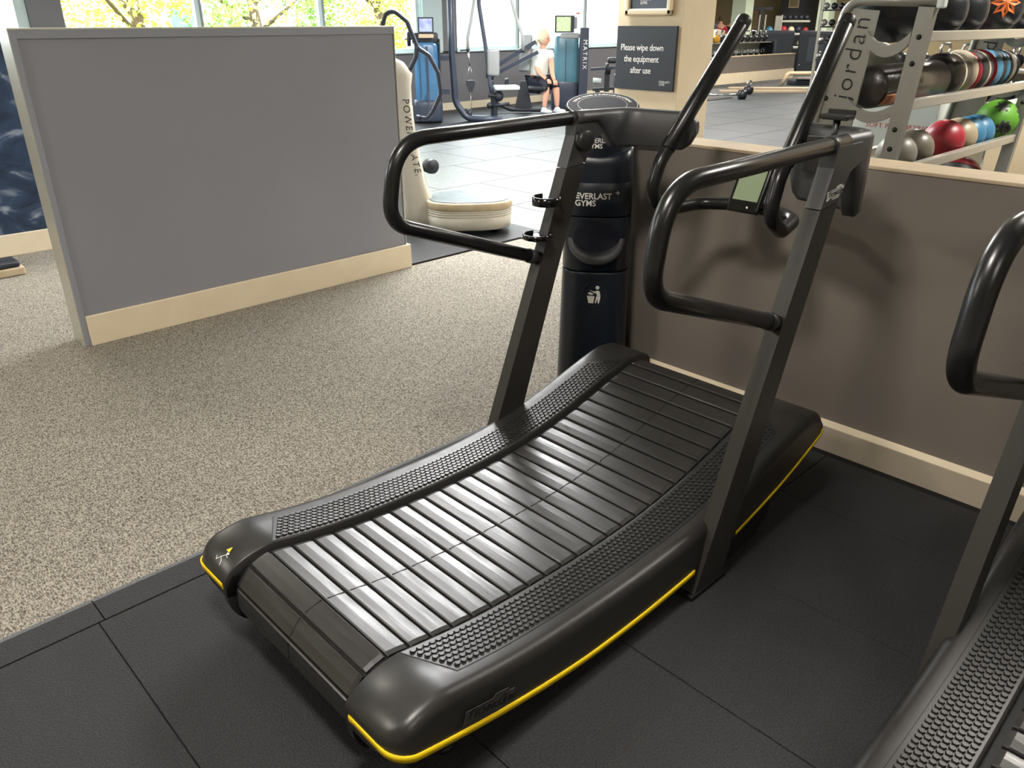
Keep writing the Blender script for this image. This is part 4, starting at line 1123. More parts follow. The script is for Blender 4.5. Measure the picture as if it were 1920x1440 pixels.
# clothing
sv = [pw(-.07, .06, .60), pw(-.05, .03, .74), pw(-.03, .0, .90), pw(-.01, -.02, 1.03), pw(-.12, .03, 1.03), pw(-.135, -.02, .91), pw(.14, -.02, 1.02), pw(.165, -.08, .90), pw(.0, -.02, 1.075)]
skin('t_shirt', sv, [(0, 1), (1, 2), (2, 3), (3, 4), (4, 5), (3, 6), (6, 7), (3, 8)], [.18, .165, .162, .132, .08, .088, .08, .088, .08], body, 'shirt', 2, 0)
lv_ = [pw(-.06, .05, .545), pw(-.12, .0, .52), pw(.08, -.19, .53), pw(.075, -.235, .40), pw(.06, .08, .52), pw(.24, -.15, .52), pw(.262, -.18, .40)]
skin('leggings', lv_, [(0, 1), (1, 2), (2, 3), (0, 4), (4, 5), (5, 6)], [.165, .128, .094, .082, .125, .094, .082], body, 'leggings', 2, 0)
for a, b in (((.045, -.235), (.9, -.5)), ((.285, -.17), (1, -.3))):
    m = M('shoe'); c = pw(a[0], a[1], 0); d = fw(b[0]*.6, b[1], 0).normalized(); Rs = Matrix((d, Vector((0, 0, 1)).cross(d), Vector((0, 0, 1)))).transposed()
    m.sphere(c + d*.055 + Vector((0, 0, .045)), .1, 18, 10, (1.4, .48, .40), Rs); m.sphere(c + Vector((0, 0, .075)), .055, 14, 8, (1.05, .85, .9), Rs)
    m.obj('shoe', body)
m = M('ink'); m.tube([pw(.085, -.215, .61), pw(.098, -.222, .598)], .034, 12); m.obj('wrist_band', body)

# ------------------------------------------------------------------ ball rack behind the half wall
RX0, RX1, RY = 3.60, 5.36, 1.381
t = thing('storage_rack', 'silver ball storage rack standing behind the half wall', 'rack', (4.4, 1.55, -0.012))
o = Vector((4.4, 1.55, -0.012))
def rk(x, y, z): return Vector((x, y, z)) - o
def endframe(x, near):
    m = M('rack_steel')       # leaning front leg
    m.bar(rk(x, RY + .06, 0), rk(x, RY - .045, 1.60), .045, .062, up=(0, 1, 0)); lg = m.obj('leg', t)
    m = M('ink')
    for z in (1.49, 1.39, 1.13, 1.05):
        yy = RY + .06 - .105*z/1.60
        m.lathe([(.001, -.003), (.011, -.003), (.009, .003), (.001, .004)], rk(x - .026, yy, z), 14, Matrix.Rotation(-PI/2, 3, 'Y'))
    m.obj('bolt', lg)['kind'] = 'stuff'
    m = M('rack_steel')       # broad lettered plate
    m.prism([(1.905 - o.y, 0), (1.70 - o.y, 0), (1.565 - o.y, 1.12), (1.530 - o.y, 1.60), (1.64 - o.y, 1.61), (1.69 - o.y, 1.50), (1.725 - o.y, 1.12)], 'x', x - o.x - .004, x - o.x + .006)
    pl = m.obj('side_plate', t)
    m = M('rack_steel')
    pts = fillet([rk(x, 1.905, 0), rk(x, 1.735, 1.12), rk(x, 1.700, 1.40), rk(x, 1.675, 1.628), rk(x, 1.30, 1.618)], [0, .8, .3, .09, 0], 8)
    m.tube(pts, .019, 12); m.obj('plate_tube', t)
    m = M('foam_white'); m.box(rk(x, 1.288, 1.617), (.045, .028, .045), bev=.006); m.obj('end_cap', t)
    for z0, y0, y1 in ((1.50, 1.56, RY), (1.235, 1.60, RY), (0.955, 1.64, RY)):
        m = M('rack_steel'); pts = []
        for k in range(17):
            u = k/16.0; pts.append(rk(x, y0 + (y1 - y0)*u, z0 - .055*math.sin(PI*u)**.8 - .0*u))
        rg = []
        for p in pts: rg.append([p + Vector((-.012, 0, -.034)), p + Vector((.012, 0, -.034)), p + Vector((.012, 0, .012)), p + Vector((-.012, 0, .012))])
        m.loft(rg, smooth=False); m.obj('cradle', t)
    fn = frame_fn(rk(x - .0055, 1.675, 1.240), (0, -.11, 1.0), (0, 1.0, .11))
    m = M('ink'); m.text('jordan', lambda u, v, w_: fn(u, v - .080, w_*.6 + .0012), .108, .001, spacing=1.2, bold=-.0014); m.obj('lettering', pl)
    m = M('ink')
    for yy, z in ((1.70, 1.235), (1.715, 1.16)):
        m.lathe([(.001, -.003), (.012, -.003), (.010, .003), (.001, .004)], rk(x - .006, yy, z), 14, Matrix.Rotation(-PI/2, 3, 'Y'))
    m.obj('plate_bolt', pl)
endframe(RX0, True); endframe(RX1, False)
for z, yb in ((1.490, 1.64), (1.222, 1.68), (0.935, 1.72)):
    for y in (RY - .005, yb):
        m = M('rack_rail'); m.bx(RX0 - o.x + .02, RX1 - o.x, y - o.y - .018, y - o.y + .018, z - o.z - .021, z - o.z + .021, .004); m.obj('shelf_rail', t)
m = M('rack_rail'); m.bx(RX0 - o.x, RX1 - o.x, 1.80 - o.y - .02, 1.80 - o.y + .02, .10, .14, .004); m.obj('shelf_rail', t)

def ball(loc, r, mt, label, band=None, grp='balls on the silver rack', rz=0.0, tilt=0.0):
    t_ = thing('medicine_ball', label, 'ball', loc, rz, grp)
    m = M(mt); m.sphere((0, 0, 0), r, 28, 18); 
    b = m.obj('ball_body', t_)
    if band:
        R = Matrix.Rotation(tilt, 3, 'X')
        m = M(band); rg = []
        prof = [(r*1.002*math.sin(a), r*1.002*math.cos(a)) for a in np.linspace(0.02, 0.62, 8)]
        m.lathe([(max(.001, p), q) for p, q in prof], (0, 0, 0), 24, Matrix.Rotation(1.9, 3, 'Y') @ R); m.obj('ball_marking', t_)
    return t_
low = 0.935 + .018
for x, r, mt, lb, bd in ((4.00, .092, 'ball_grey', 'plain grey medicine ball nearest the lettered end of the lower shelf', None),
                         (4.20, .096, 'ball_taupe', 'taupe medicine ball with dark base patch beside the red one', 'cabinet_navy'),
                         (4.60, .103, 'ball_red', 'shiny red medicine ball on the lower shelf of the rack', None),
                         (4.80, .100, 'ball_tan', 'tan medicine ball with navy number patch behind the red ball', 'cabinet_navy'),
                         (4.94, .098, 'ball_blue', 'blue medicine ball with dark patch right behind the tan ball', 'ball_char'),
                         (5.09, .098, 'ball_blue', 'blue medicine ball with dark top cap next to the green one', 'ball_char')):
    yc = 1.55; dz = math.sqrt(max(0, (r + .01)**2 - 0.0)) 
    ball((x, 1.50, low - .055 + r*.80), r, mt, lb, bd, rz=-.6)
m = None
t_ = thing('medicine_ball', 'large lime green soft ball with black panels at the end of the lower shelf', 'ball', (5.31, 1.468, 1.03), 0, 'balls on the silver rack')
m = M('ball_green'); m.sphere((0, 0, 0), .112, 28, 18); m.obj('ball_body', t_)
for ax in ((-.6, -.3, .75), (-.75, -.6, -.25), (.2, -.8, .4)):
    m = M('ball_char'); a = Vector(ax).normalized(); q = Vector((0, 0, 1)).rotation_difference(a).to_matrix()
    m.lathe([(max(.001, .1125*math.sin(u)), .1125*math.cos(u)) for u in np.linspace(.01, .38, 6)], (0, 0, 0), 6, q); m.obj('ball_panel', t_)
m = M('ink'); R = Matrix((Vector((.74, -.67, 0)), Vector((0, 0, 1)), Vector((-.67, -.74, 0)))).transposed()
m.text('D', lambda u, v, w_: R @ Vector((u - .03, v - .06, .106 + w_)), .07, .008, bold=.003); m.obj('letter', t_)
# smaller red-black ball under the lower shelf
t_ = thing('medicine_ball', 'red and charcoal ball lying below the lower shelf by the far leg', 'ball', (5.30, 1.60, .69), 0, 'balls on the silver rack')
m = M('ball_char'); m.sphere((0, 0, 0), .125, 24, 16); m.obj('ball_body', t_)
m = M('ball_red'); q = Matrix.Rotation(.5, 3, 'Y'); m.lathe([(max(.001, .1265*math.sin(u)), .1265*math.cos(u)) for u in np.linspace(.75, 1.2, 6)], (0, 0, 0), 28, q); m.obj('ball_band', t_)
m = M('rack_rail'); m.bx(4.6, 5.75, 1.42, 1.80, .545, .560, .003); tag(m.obj('shelf_board'), 'pale low shelf board under the silver rack', 'shelf')
# top shelf
ball((3.86, 1.57, 1.640), .180, 'ball_black', 'huge black slam ball on the top shelf above the lettered plate', None, rz=.3)
for x, r, lb in ((4.22, .135, 'black slam ball on the top shelf just past the huge one'), (4.50, .135, 'second black slam ball along the top shelf with a bright rim')):
    ball((x, 1.53, 1.595), r, 'ball_black', lb, None)
t_ = thing('medicine_ball', 'black ball with orange star print on the top shelf', 'ball', (4.98, 1.52, 1.62), 0, 'balls on the silver rack')
m = M('ball_black'); m.sphere((0, 0, 0), .145, 24, 16); m.obj('ball_body', t_)
m = M('ball_orange'); cn_ = Vector((-.75, -.60, .10)).normalized(); u1 = Vector((0, 0, 1)).cross(cn_).normalized(); u2 = cn_.cross(u1)
vs = [cn_*.1475]
for k in range(16):
    a = 2*PI*k/16; rr_ = .085 if k % 2 == 0 else .045
    vs.append((cn_*.1475 + u1*rr_*math.cos(a) + u2*rr_*math.sin(a)).normalized()*.1475)
m.add(vs, [(0, k + 1, (k + 1) % 16 + 1) for k in range(16)]); m.obj('star_print', t_)
ball((5.26, 1.52, 1.60), .135, 'ball_black', 'black slam ball at the far end of the top shelf', None)
# middle shelf: rolled bags and cylindrical core bags with their ends facing us
def bag(x0, x1, r, mt, label, endm=None, y=1.55, z=1.30, stripe=None, grp='bags on the middle shelf'):
    t_ = thing('weight_bag', label, 'weight bag', ((x0+x1)/2, y, z), 0, grp)
    h = (x1 - x0)/2; m = M(mt); Rb = Matrix.Rotation(PI/2, 3, 'Y')
    m.lathe([(.001, -h), (r*.85, -h), (r, -h + .02), (r*1.02, 0), (r, h - .02), (r*.85, h), (.001, h)], (0, 0, 0), 28, Rb); m.obj('bag_body', t_)
    if endm:
        m = M(endm); m.lathe([(r*.62, -h - .003), (r*.9, -h - .003), (r*.98, -h + .01), (r*1.03, -h + .018), (r*1.03, -h + .03)], (0, 0, 0), 28, Rb); m.obj('end_ring', t_)
    if stripe:
        m = M(stripe); m.lathe([(r*1.025, -.012), (r*1.028, 0), (r*1.025, .012)], (0, 0, 0), 28, Rb); m.obj('strap', t_)
    return t_
bag(3.66, 4.42, .090, 'bag_vinyl', 'long dark brown vinyl bag with taped patch at the near end of the middle shelf', None, 1.55, 1.285)
bag(4.44, 4.67, .104, 'bag_vinyl', 'short black vinyl bag with pale strap behind the long brown bag', None, 1.55, 1.30, 'bag_white')
bag(4.69, 4.735, .108, 'bag_white', 'thin cream weight bag between the short black bag and the red one', None, 1.55, 1.305)
bag(4.75, 4.81, .106, 'bag_red', 'thin deep red weight bag on the middle shelf', None, 1.55, 1.30)
bag(4.83, 4.98, .106, 'ball_char', 'charcoal weight bag with white print next to the red one', None, 1.55, 1.30, 'bag_white')
bag(4.995, 5.03, .108, 'bag_red', 'very thin burgundy disc bag before the blue core bag', None, 1.55, 1.30)
tb = bag(5.045, 5.15, .106, 'bag_blue', 'blue core bag with lettering round its edge', None, 1.55, 1.30)
m = M('print_red'); m.text('COREBAG', lambda u, v, w_: (-.0545 - w_, -(.078 + v)*math.sin(u/.078 - .6), (.078 + v)*math.cos(u/.078 - .6)), .024, .001); m.obj('lettering', tb)
for k, (mt, lb) in enumerate((('ball_char', 'black bag straight behind the blue core bag'), ('bag_blue', 'narrow blue bag fourth from the far end of the middle shelf'), ('ball_black', 'black bag third from the far end of the middle shelf'), ('bag_white', 'pale bag second from the far end of the middle shelf'), ('ball_black', 'last black bag at the far end of the middle shelf'))):
    bag(5.165 + k*.062, 5.215 + k*.062, .104 - .002*k, mt, lb, None, 1.55, 1.30)
m = M('tape'); m.lathe([(.0915, -.06), (.0925, 0), (.0915, .06)], (3.74, 1.55, 1.285), 10, Matrix.Rotation(PI/2, 3, 'Y')); 
m = M('tape'); rg = []
for k in range(8):
    a = math.radians(196 + k*5); rg.append([(3.665, 1.55 + .0925*math.cos(a), 1.285 + .0925*math.sin(a)), (3.80, 1.55 + .0925*math.cos(a), 1.285 + .0925*math.sin(a)), (3.80, 1.55 + .0945*math.cos(a), 1.285 + .0945*math.sin(a)), (3.665, 1.55 + .0945*math.cos(a), 1.285 + .0945*math.sin(a))])
m = M('tape'); m.loft(rg); tag(m.obj('tape_patch'), 'tan tape patch stuck on the long brown bag', 'tape')
# pale disc / ball standing behind the bags
ball((4.35, 1.86, 1.30), .165, 'ball_grey', 'large pale ball behind the middle shelf bags', None, grp='balls behind the silver rack')
# foam plyo boxes behind
def foam_box(x, y, z, sx, sy, sz, label, txt=None, rz=0.0):
    t_ = thing('plyo_box', label, 'plyo box', (x, y, z), rz, 'white foam boxes behind the rack')
    m = M('foam_white'); m.box((0, 0, sz/2), (sx, sy, sz), bev=.01); b = m.obj('box_body', t_)
    if txt:
        m = M('print_red'); m.text(txt, lambda u, v, w_: (-sx/2 - .001 - w_, -u + .12, v + sz - .22), .042, .001, spacing=1.15); m.obj('lettering', t_)
    return t_
foam_box(5.80, 2.20, -.012, .60, .62, .50, 'lowest white foam box behind the rack')
foam_box(5.80, 2.17, .492, .62, .64, .64, 'upper white foam box with red lettering behind the lettered rack plate', 'SOFT PLYOMETRIC')
foam_box(6.50, 2.20, -.012, .5, .6, 1.0, 'grey white foam box farther along behind the rack')
m = M('column_cream'); m.bx(6.25, 6.75, 1.05, 1.75, -.02, 1.05, .004); tag(m.obj('plinth_block'), 'cream painted block standing past the end of the rack', 'plinth')
m = M('column_cream'); m.bx(6.6, 7.0, .62, 1.02, -.02, CEIL); struct(m.obj('wall_column'))

# ------------------------------------------------------------------ far end of the gym, right of the column
def fl_(px, py): pass
# low partition with cream base; solid objects beyond it stand in for a mirror wall
m = M('half_wall'); m.bx(16.9, 23.6, 12.31, 12.45, -.01, .66); m.use('half_cap'); m.bx(16.88, 23.62, 12.30, 12.47, .66, .68); struct(m.obj('wall_far'))
m = M('cream'); m.bx(16.9, 23.6, 12.285, 12.31, -.01, .26, .003); struct(m.obj('baseboard_far'))
def kettlebell_make(label, mt='iron'):
    t_ = thing('kettlebell', label, 'kettlebell', (0, 0, 0))
    m = M(mt); m.lathe([(.06, 0), (.095, .025), (.115, .09), (.10, .155), (.06, .19), (.001, .195)], (0, 0, 0), 18); m.obj('bell', t_)
    m = M('chrome'); m.tube(fillet([(-.055, 0, .16), (-.085, 0, .24), (-.06, 0, .30), (.06, 0, .30), (.085, 0, .24), (.055, 0, .16)], .03, 4), .018, 10); m.obj('handle', t_)
    return t_
kb = kettlebell_make('chrome handled kettlebell standing alone on the dark floor'); kb.location = (17.55, 10.20, -.012)
kbg = kettlebell_make('golden yellow kettlebell on the top tier beside the cream column', 'iron_gold')
def kb_rack(x, y, rz, L_, label, n, rows, grp, klabel, gold=None, back=None):
    t_ = thing('kettlebell_rack', label, 'rack', (x, y, -.012), rz)
    for s_ in (-1, 1):
        m = M('iron'); m.bx(s_*L_/2 - .03, s_*L_/2 + .03, -.25, .25, 0, rows[-1] + .02); m.obj('end_frame', t_)
    for z in rows:
        m = M('rack_steel'); m.bx(-L_/2, L_/2, -.20, .20, z - .03, z, .004); m.obj('shelf', t_)
    if back:
        m = M('foam_white'); m.bx(-L_/2 + .04, L_/2 - .04, .20, .22, rows[0] + .05, rows[0] + .5); m.obj('back_panel', t_)
    c, s_ = math.cos(rz), math.sin(rz)
    for ri, z in enumerate(rows):
        for k in range(n):
            u = -L_/2 + (k + .5)*L_/n; px_, py_ = x + u*c, y + u*s_
            if gold is not None and ri == len(rows) - 1 and k == gold:
                kbg.location = (px_, py_, z - .012); kbg.rotation_euler = (0, 0, .4); continue
            d = dup(kb, (px_, py_, z - .012), (k*37 % 20)/10.0 + rz, klabel[ri], grp + (' upper' if ri else ' lower') + ' tier')
R1 = math.radians(-44)
kb_rack(21.8, 13.3, 0.0, 3.6, 'two tier kettlebell rack behind the low wall near the cream column', 11, (.50, 1.0), 'kettlebells by the low wall', ('dark kettlebell on the lower tier behind the low wall', 'dark kettlebell on the upper tier behind the low wall'), gold=2, back=True)
kb_rack(12.2, 4.2, math.radians(-71), 2.5, 'two tier kettlebell rack seen through the silver ball rack', 9, (.55, .98), 'kettlebells seen through the ball rack', ('dark kettlebell on the lower tier seen through the ball rack', 'dark kettlebell on the upper tier seen through the ball rack'))
# navy cabinets
def cabinet(x, y, label, panel):
    t_ = thing('storage_cabinet', label, 'cabinet', (x, y, -.012), math.radians(-60))
    m = M('cabinet_navy'); m.bx(-.52, .52, -.3, .35, 0, 1.28, .02); m.obj('cabinet_body', t_)
    m = M('cabinet_panel'); m.bx(-.45 + panel, .02 + panel, -.312, -.298, .62 if panel == 0 else .4, 1.02 if panel == 0 else 1.1, .003); m.obj('panel', t_)
    m = M('cabinet_navy'); m.bx(-.50, .50, -.309, -.30, .06, 1.2, .004); m.obj('door', t_)
    m = M('chrome'); m.sphere((.36 if panel == 0 else -.44, -.318, .30), .02, 10, 8); m.obj('lock', t_)
cabinet(25.0, 13.75, 'navy cabinet with pale square panel beside the low wall end', 0)
cabinet(25.6, 12.70, 'navy cabinet with slatted front right of the square panelled one', .2)
t = thing('step_bench', 'beige framed step bench in front of the navy cabinets', 'bench', (21.2, 10.55, -.012), math.radians(-42))
m = M('bench_beige'); m.tube(fillet([(-.75, 0, 0), (-.6, 0, .30), (.7, 0, .30), (.8, 0, 0)], .12), .05, 10); m.obj('bench_frame', t)
m = M('rack_steel'); m.bx(-.35, .6, -.1, .2, .16, .20); m.obj('bench_shelf', t)
m = M('machine_black'); m.bx(-.5, .6, .0, .3, 0, .14, .02); m.obj('bench_base', t)
for dx, dy, L_, lb in ((0, 0, 2.3, 'nearer beige timber plank lying on the dark floor'), (.9, .7, 2.1, 'farther beige timber plank lying on the dark floor')):
    m = M('bench_beige'); m.bx(-L_/2, L_/2, -.10, .10, 0, .05, .005); p_ = tag(m.obj('floor_plank'), lb, 'plank', 'planks on the dark floor'); p_.location = (18.35 + dx, 10.15 + dy*.6, -.012); p_.rotation_euler = (0, 0, math.radians(-47))
# barbell and roller on the floor
t = thing('barbell', 'short chrome barbell with dark round ends on the floor by the cream column', 'barbell', (15.9, 9.95, .085), math.radians(-40))
m = M('chrome'); m.tube([(-.60, 0, 0), (.60, 0, 0)], .02, 10); m.obj('bar', t)
for s_ in (-1, 1):
    m = M('iron'); m.lathe([(.001, -.07), (.10, -.07), (.10, .07), (.001, .07)], (s_*.52, 0, 0), 18, Matrix.Rotation(PI/2, 3, 'Y')); m.obj('weight', t)
m = M('iron'); m.tube([(-.25, 0, 0), (.25, 0, 0)], .13, 18); r_o = tag(m.obj('foam_roller'), 'dark foam roller lying behind the barbell on the floor', 'roller'); r_o.location = (15.6, 10.35, .118); r_o.rotation_euler = (0, 0, 0)

# columns, wall pieces, picture
m = M('green_white'); m.bx(25.6, 26.1, 15.35, 15.85, -.02, CEIL); struct(m.obj('wall_column'))
m = M('green_white'); m.bx(28.3, 28.75, 13.75, 14.15, -.02, CEIL); struct(m.obj('wall_column'))
m = M('dark_pier'); m.bx(29.6, 29.9, 14.9, 16.3, -.02, CEIL); m.use('brown_edge'); m.bx(29.56, 29.9, 14.3, 14.9, -.02, CEIL); struct(m.obj('wall_pier'))
m = M('warm_wall'); m.bx(31.0, 31.2, -6, 22, -.02, CEIL); struct(m.obj('wall_end'))
t = thing('picture_frame', 'small pale framed picture on the dark far pier', 'picture', (29.58, 15.75, 2.15))
m = M('column_cream')
for a, b, c, d in ((-.2, .2, -.17, -.13), (-.2, .2, .13, .17), (-.2, -.16, -.13, .13), (.16, .2, -.13, .13)): m.bx(-.03, 0, a, b, c, d)
m.obj('frame', t)
m = M('ball_tan'); m.bx(-.015, 0, -.16, .16, -.13, .13); m.obj('print', t)
# distant shelving with balls
t = thing('storage_rack', 'distant silver shelving with coloured balls before the dark pier', 'rack', (27.0, 14.75, -.012), math.radians(-46))
for u in (-.75, -.55, .0):
    m = M('rack_rail'); m.bx(u - .025, u + .025, -.03, .03, 0, 1.75, .01); m.obj('leg', t)
m = M('rack_steel'); m.bx(-.22, .02, -.02, .0, .3, 1.72, .01); m.obj('side_plate', t)
for z in (.70, 1.12, 1.52):
    m = M('rack_rail'); m.bx(-.02, .95, -.05, .0, z, z + .06, .004); m.obj('shelf_rail', t)
def rbp(u, v, z): 
    a = math.radians(-46); return (27.0 + u*math.cos(a) - v*math.sin(a), 14.75 + u*math.sin(a) + v*math.cos(a), z)
for u, v, z, r, mt, lb in ((.12, .08, 1.28, .12, 'ball_red', 'pink red ball on the middle tier of the distant shelving'), (.38, .08, 1.27, .11, 'bag_white', 'pale pink ball right of the red one on the distant shelving'), (.62, .08, 1.28, .12, 'cabinet_navy', 'navy box like ball on the distant shelving middle tier'), (.86, .08, 1.26, .10, 'bag_red', 'dark red ball at the end of the distant middle tier'),
                           (.12, .08, .84, .10, 'ball_red', 'red ball on the lowest tier of the distant shelving'), (.42, .08, .84, .10, 'ball_grey', 'grey ball on the lowest tier of the distant shelving'), (.72, .08, .84, .10, 'rack_steel', 'steel coloured ball at the end of the lowest distant tier'),
                           (-.36, .06, 1.25, .13, 'bag_blue', 'light blue ball in the open bay of the distant shelving'), (-.40, -.06, .80, .19, 'ball_green', 'green and black ball low in the distant shelving')):
    m = M(mt); m.sphere((0, 0, 0), r, 16, 10); b_ = tag(m.obj('exercise_ball', loc=rbp(u, v, z)), lb, 'ball', 'balls on the distant shelving')
for k in range(5):
    m = M('machine_black'); m.lathe([(.05, 0), (.09, .03), (.08, .12), (.001, .14)], (0, 0, 0), 14); tag(m.obj('small_weight', loc=rbp(.08 + k*.19, .05, 1.59)), 'dark weight on the top tier of the distant shelving', 'weight', 'weights along the top of the distant shelving')
# gym stand, weight tree, bike
t = thing('cable_machine', 'dark distant pull-up stand between the pale columns', 'exercise machine', (27.6, 15.9, -.012), math.radians(-46))
m = M('machine_black'); m.bx(-.06, .06, -.06, .06, 0, 1.95); m.obj('post', t)
m = M('machine_black'); m.bx(-.38, .38, -.05, .05, 1.90, 2.02, .01); m.obj('top_bar', t)
m = M('machine_black'); m.bx(-.20, .20, -.1, .1, .9, 1.3, .02); m.obj('carriage', t)
t = thing('weight_tree', 'tall dark storage frame crowded with small weights at the right of the far room', 'rack', (19.4, 9.12, -.012), math.radians(-46))
for u in (-.45, .45):
    m = M('rack_rail'); m.bx(u - .03, u + .03, -.04, .04, 0, 2.3, .01); m.obj('post', t)
for z in (.75, 1.1, 1.45, 1.8, 2.15):
    m = M('machine_black'); m.bx(-.45, .45, -.1, .1, z - .03, z); m.obj('shelf', t)
rnd = random.Random(4)
a_ = math.radians(-46)
for zi, z in enumerate((.75, 1.1, 1.45, 1.8)):
    for k in range(5):
        u = -.36 + k*.18; m = M(rnd.choice(['iron', 'chrome', 'iron', 'machine_black', 'rack_steel'])); m.sphere((0, 0, .075), .075, 12, 8); m.tube([(-.09, 0, .075), (.09, 0, .075)], .025, 8)
        tag(m.obj('dumbbell', loc=(19.4 + u*math.cos(a_), 9.12 + u*math.sin(a_), z - .012)), 'small dumbbell on the %s shelf of the tall weight frame' % ('lowest', 'second', 'third', 'fourth')[zi], 'dumbbell', 'dumbbells on the %s shelf of the tall frame' % ('lowest', 'second', 'third', 'fourth')[zi])
t = thing('exercise_bike', 'grey exercise bike with round flywheel beside the cream column', 'exercise machine', (22.6, 14.55, -.012), math.radians(-46))
m = M('ball_grey'); m.lathe([(.001, -.05), (.34, -.05), (.36, 0), (.34, .05), (.001, .05)], (.1, 0, .98), 24, Matrix.Rotation(PI/2, 3, 'X')); m.use('machine_black'); m.lathe([(.001, -.06), (.20, -.06), (.20, .06), (.001, .06)], (.1, 0, .98), 20, Matrix.Rotation(PI/2, 3, 'X')); m.obj('flywheel', t)
m = M('machine_black'); m.bar((-.5, 0, .55), (.3, 0, .62), .1, .1); m.bar((-.4, 0, 0), (-.3, 0, 1.3), .07, .07); m.bar((.1, 0, 0), (.1, 0, .7), .08, .08); m.obj('bike_frame', t)
m = M('rack_rail'); m.tube(fillet([(-.3, 0, 1.3), (-.42, 0, 1.55), (-.2, 0, 1.62), (.0, 0, 1.45)], .08), .025, 8); m.obj('handlebar', t)
t = thing('treadmill', 'dark distant console of a treadmill behind the bike', 'treadmill', (24.3, 15.9, -.012), math.radians(-46))
m = M('machine_dark'); m.bx(-.55, .3, -.1, .1, 1.05, 1.5, .03); m.obj('console', t)
m = M('machine_black'); m.bx(-.45, -.38, -.05, .05, 0, 1.1); m.bx(.15, .22, -.05, .05, 0, 1.1); m.obj('upright', t)
# two distant people
def far_person(x, y, top, bottom, label, bend=0.0, hair='trunk'):
    f = vframe(43); V = [f(0, 0, .95), f(0, 0, 1.15), f(bend, 0, 1.38), f(bend*1.1, 0, 1.47), f(bend*1.3, 0, 1.58), f(-.19 + bend, 0, 1.36), f(-.23 + bend*.8, -.05, 1.1), f(-.20 + bend*.7, -.15, .92), f(.19 + bend, 0, 1.36), f(.23 + bend*.8, -.05, 1.1), f(.20 + bend*.7, -.15, .92), f(-.1, 0, .88), f(-.11, -.02, .48), f(-.11, 0, .07), f(.1, 0, .88), f(.11, -.02, .48), f(.11, 0, .07)]
    E2 = [(0, 1), (1, 2), (2, 3), (3, 4), (2, 5), (5, 6), (6, 7), (2, 8), (8, 9), (9, 10), (0, 11), (11, 12), (12, 13), (0, 14), (14, 15), (15, 16)]
    b = skin('person', V, E2, [.13, .12, .12, .05, .09, .055, .042, .03, .055, .042, .03, .09, .06, .04, .09, .06, .04], None, 'skin', 1, 0, (x, y, -.012)); tag(b, label, 'person')
    skin('top', V[:3] + [V[5], V[6], V[8], V[9]], [(0, 1), (1, 2), (2, 3), (3, 4), (2, 5), (5, 6)], [.15, .145, .145, .075, .06, .075, .06], b, top, 1, 0)
    skin('trousers', [V[0], V[11], V[12], f(-.11, 0, .14), V[14], V[15], f(.11, 0, .14)], [(0, 1), (1, 2), (2, 3), (0, 4), (4, 5), (5, 6)], [.15, .105, .075, .06, .105, .075, .06], b, bottom, 1, 0)
    m = M(hair); m.sphere(f(bend*1.3, .01, 1.63), .095, 14, 10, (1, 1, 1.0)); m.obj('hair', b)
    for s_ in (-1, 1):
        m = M('ink'); m.sphere(f(s_*.11, -.04, .04), .1, 12, 8, (.6, 1.1, .42)); m.obj('shoe', b)
far_person(26.4, 16.75, 'red_cloth', 'navy_cloth', 'distant person in a red top beyond the low wall')
far_person(27.2, 16.85, 'navy_cloth', 'navy_cloth', 'distant bald person in dark clothes beside the one in red', .04, 'skin')

# step platform at the far left
t = thing('step_platform', 'low white step with black padded top by the mural panel', 'step', (0.75, 6.10, -.010), 0)
m = M('pp_dirty'); m.bx(-.45, .45, -.10, .10, 0, .055, .01); m.obj('step_base', t)
m = M('step_top'); m.bx(-.43, .43, -.09, .10, .055, .095, .015); m.obj('step_pad', t)

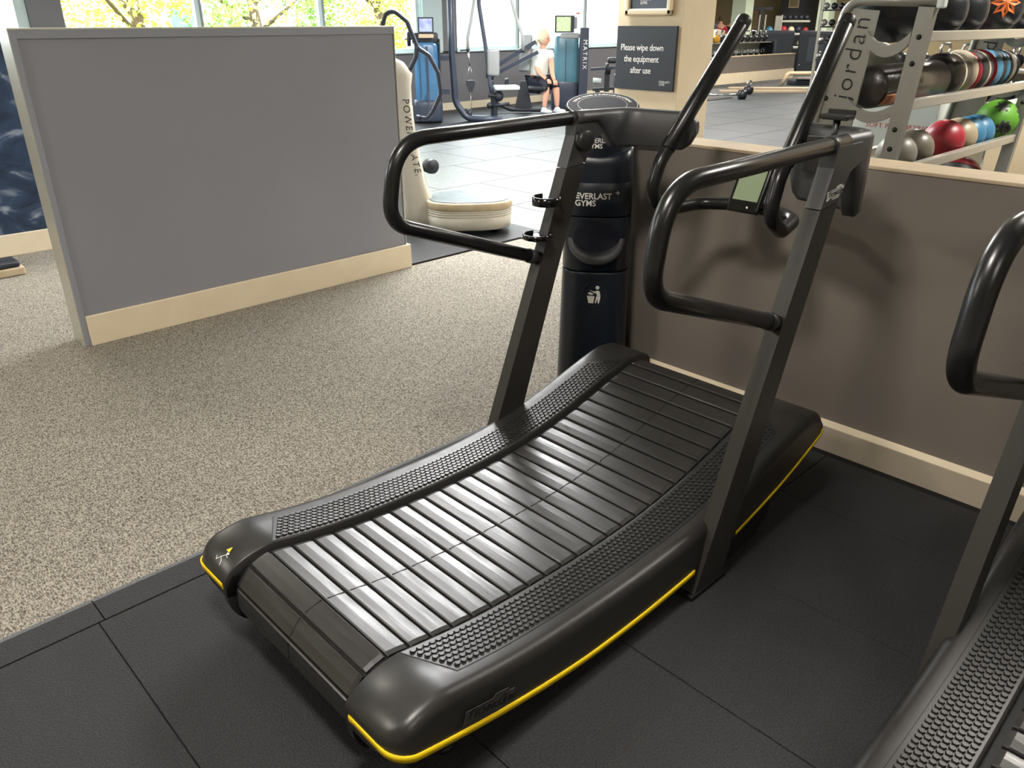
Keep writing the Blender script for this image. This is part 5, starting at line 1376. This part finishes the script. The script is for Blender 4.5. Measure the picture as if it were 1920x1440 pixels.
# ------------------------------------------------------------------ outside
m = M('grass'); m.bx(-40, 60, 12.6, 90, -.35, -.25); struct(m.obj('terrain'), 'sunlit ground outside the windows')
def tree(x, y, h, r, mt, label, seed, n=9000, leaf=.066):
    rd = random.Random(seed)
    t_ = thing('tree', label, 'tree', (x, y, -.25), 0, 'trees outside the windows')
    m = M('trunk'); m.tube([(0, 0, 0), (.1, 0, h*.3), (0, .1, h*.6), (.1, 0, h*.85)], [.16, .13, .09, .03], 10)
    for k in range(7):
        a = rd.uniform(0, 6.28); z = h*rd.uniform(.25, .6); m.tube([(.05, 0, z), (math.cos(a)*r*.5, math.sin(a)*r*.5, z + r*.35), (math.cos(a)*r*.8, math.sin(a)*r*.8, z + r*.6)], [.06, .035, .012], 7)
    m.obj('trunk', t_)
    m = M(mt); blobs = [(rd.gauss(0, r*.45), rd.gauss(0, r*.45), h*rd.uniform(.22, .95), r*rd.uniform(.25, .5)) for _ in range(26)]
    vs, fs = [], []
    for _ in range(n):
        bx_, by_, bz_, br = rd.choice(blobs); v = Vector((rd.gauss(0, 1), rd.gauss(0, 1), rd.gauss(0, 1))).normalized()*br*rd.uniform(.6, 1.05)
        c = Vector((bx_, by_, bz_)) + v; a1 = Vector((rd.gauss(0, 1), rd.gauss(0, 1), rd.gauss(0, 1))).normalized(); a2 = a1.cross(Vector((rd.gauss(0, 1), rd.gauss(0, 1), rd.gauss(0, 1)))).normalized()
        s_ = leaf*rd.uniform(.6, 1.3); o_ = len(vs); vs += [c - a1*s_, c + a2*s_*.5, c + a1*s_, c - a2*s_*.5]; fs.append((o_, o_+1, o_+2, o_+3))
    m.add(vs, fs); m.obj('foliage', t_)
tree(6.5, 17.6, 5.6, 2.0, 'leaf_yellow', 'yellow green tree outside the first window pane by the cream frame', 3)
tree(9.9, 19.2, 5.2, 1.9, 'leaf_green', 'mid green bushy tree outside the middle window pane', 5)
tree(13.3, 18.9, 5.0, 1.6, 'leaf_yellow', 'bright yellow tree outside just left of the curved black handle', 8)
tree(3.6, 20.5, 5.0, 1.4, 'leaf_green', 'sparse green tree outside at the left end of the windows', 13, 1800)
tree(22.8, 19.2, 3.0, 1.3, 'leaf_green', 'faint small tree outside near the cream column', 21, 700)
t = thing('house', 'white house with grey roof outside beyond the trees', 'building', (14.2, 31.0, -.25))
m = M('render_white'); m.bx(-3, 3, 0, 5, 0, 3.2); m.obj('house_wall', t)
m = M('roof_grey'); m.prism([(-3.3, 3.2), (3.3, 3.2), (0, 5.4)], 'y', -.3, 5.3); m.obj('roof', t)
m = M('shroud_blue'); m.bx(-1.4, -.2, -.05, 0.02, 1.2, 2.4); m.obj('window', t)
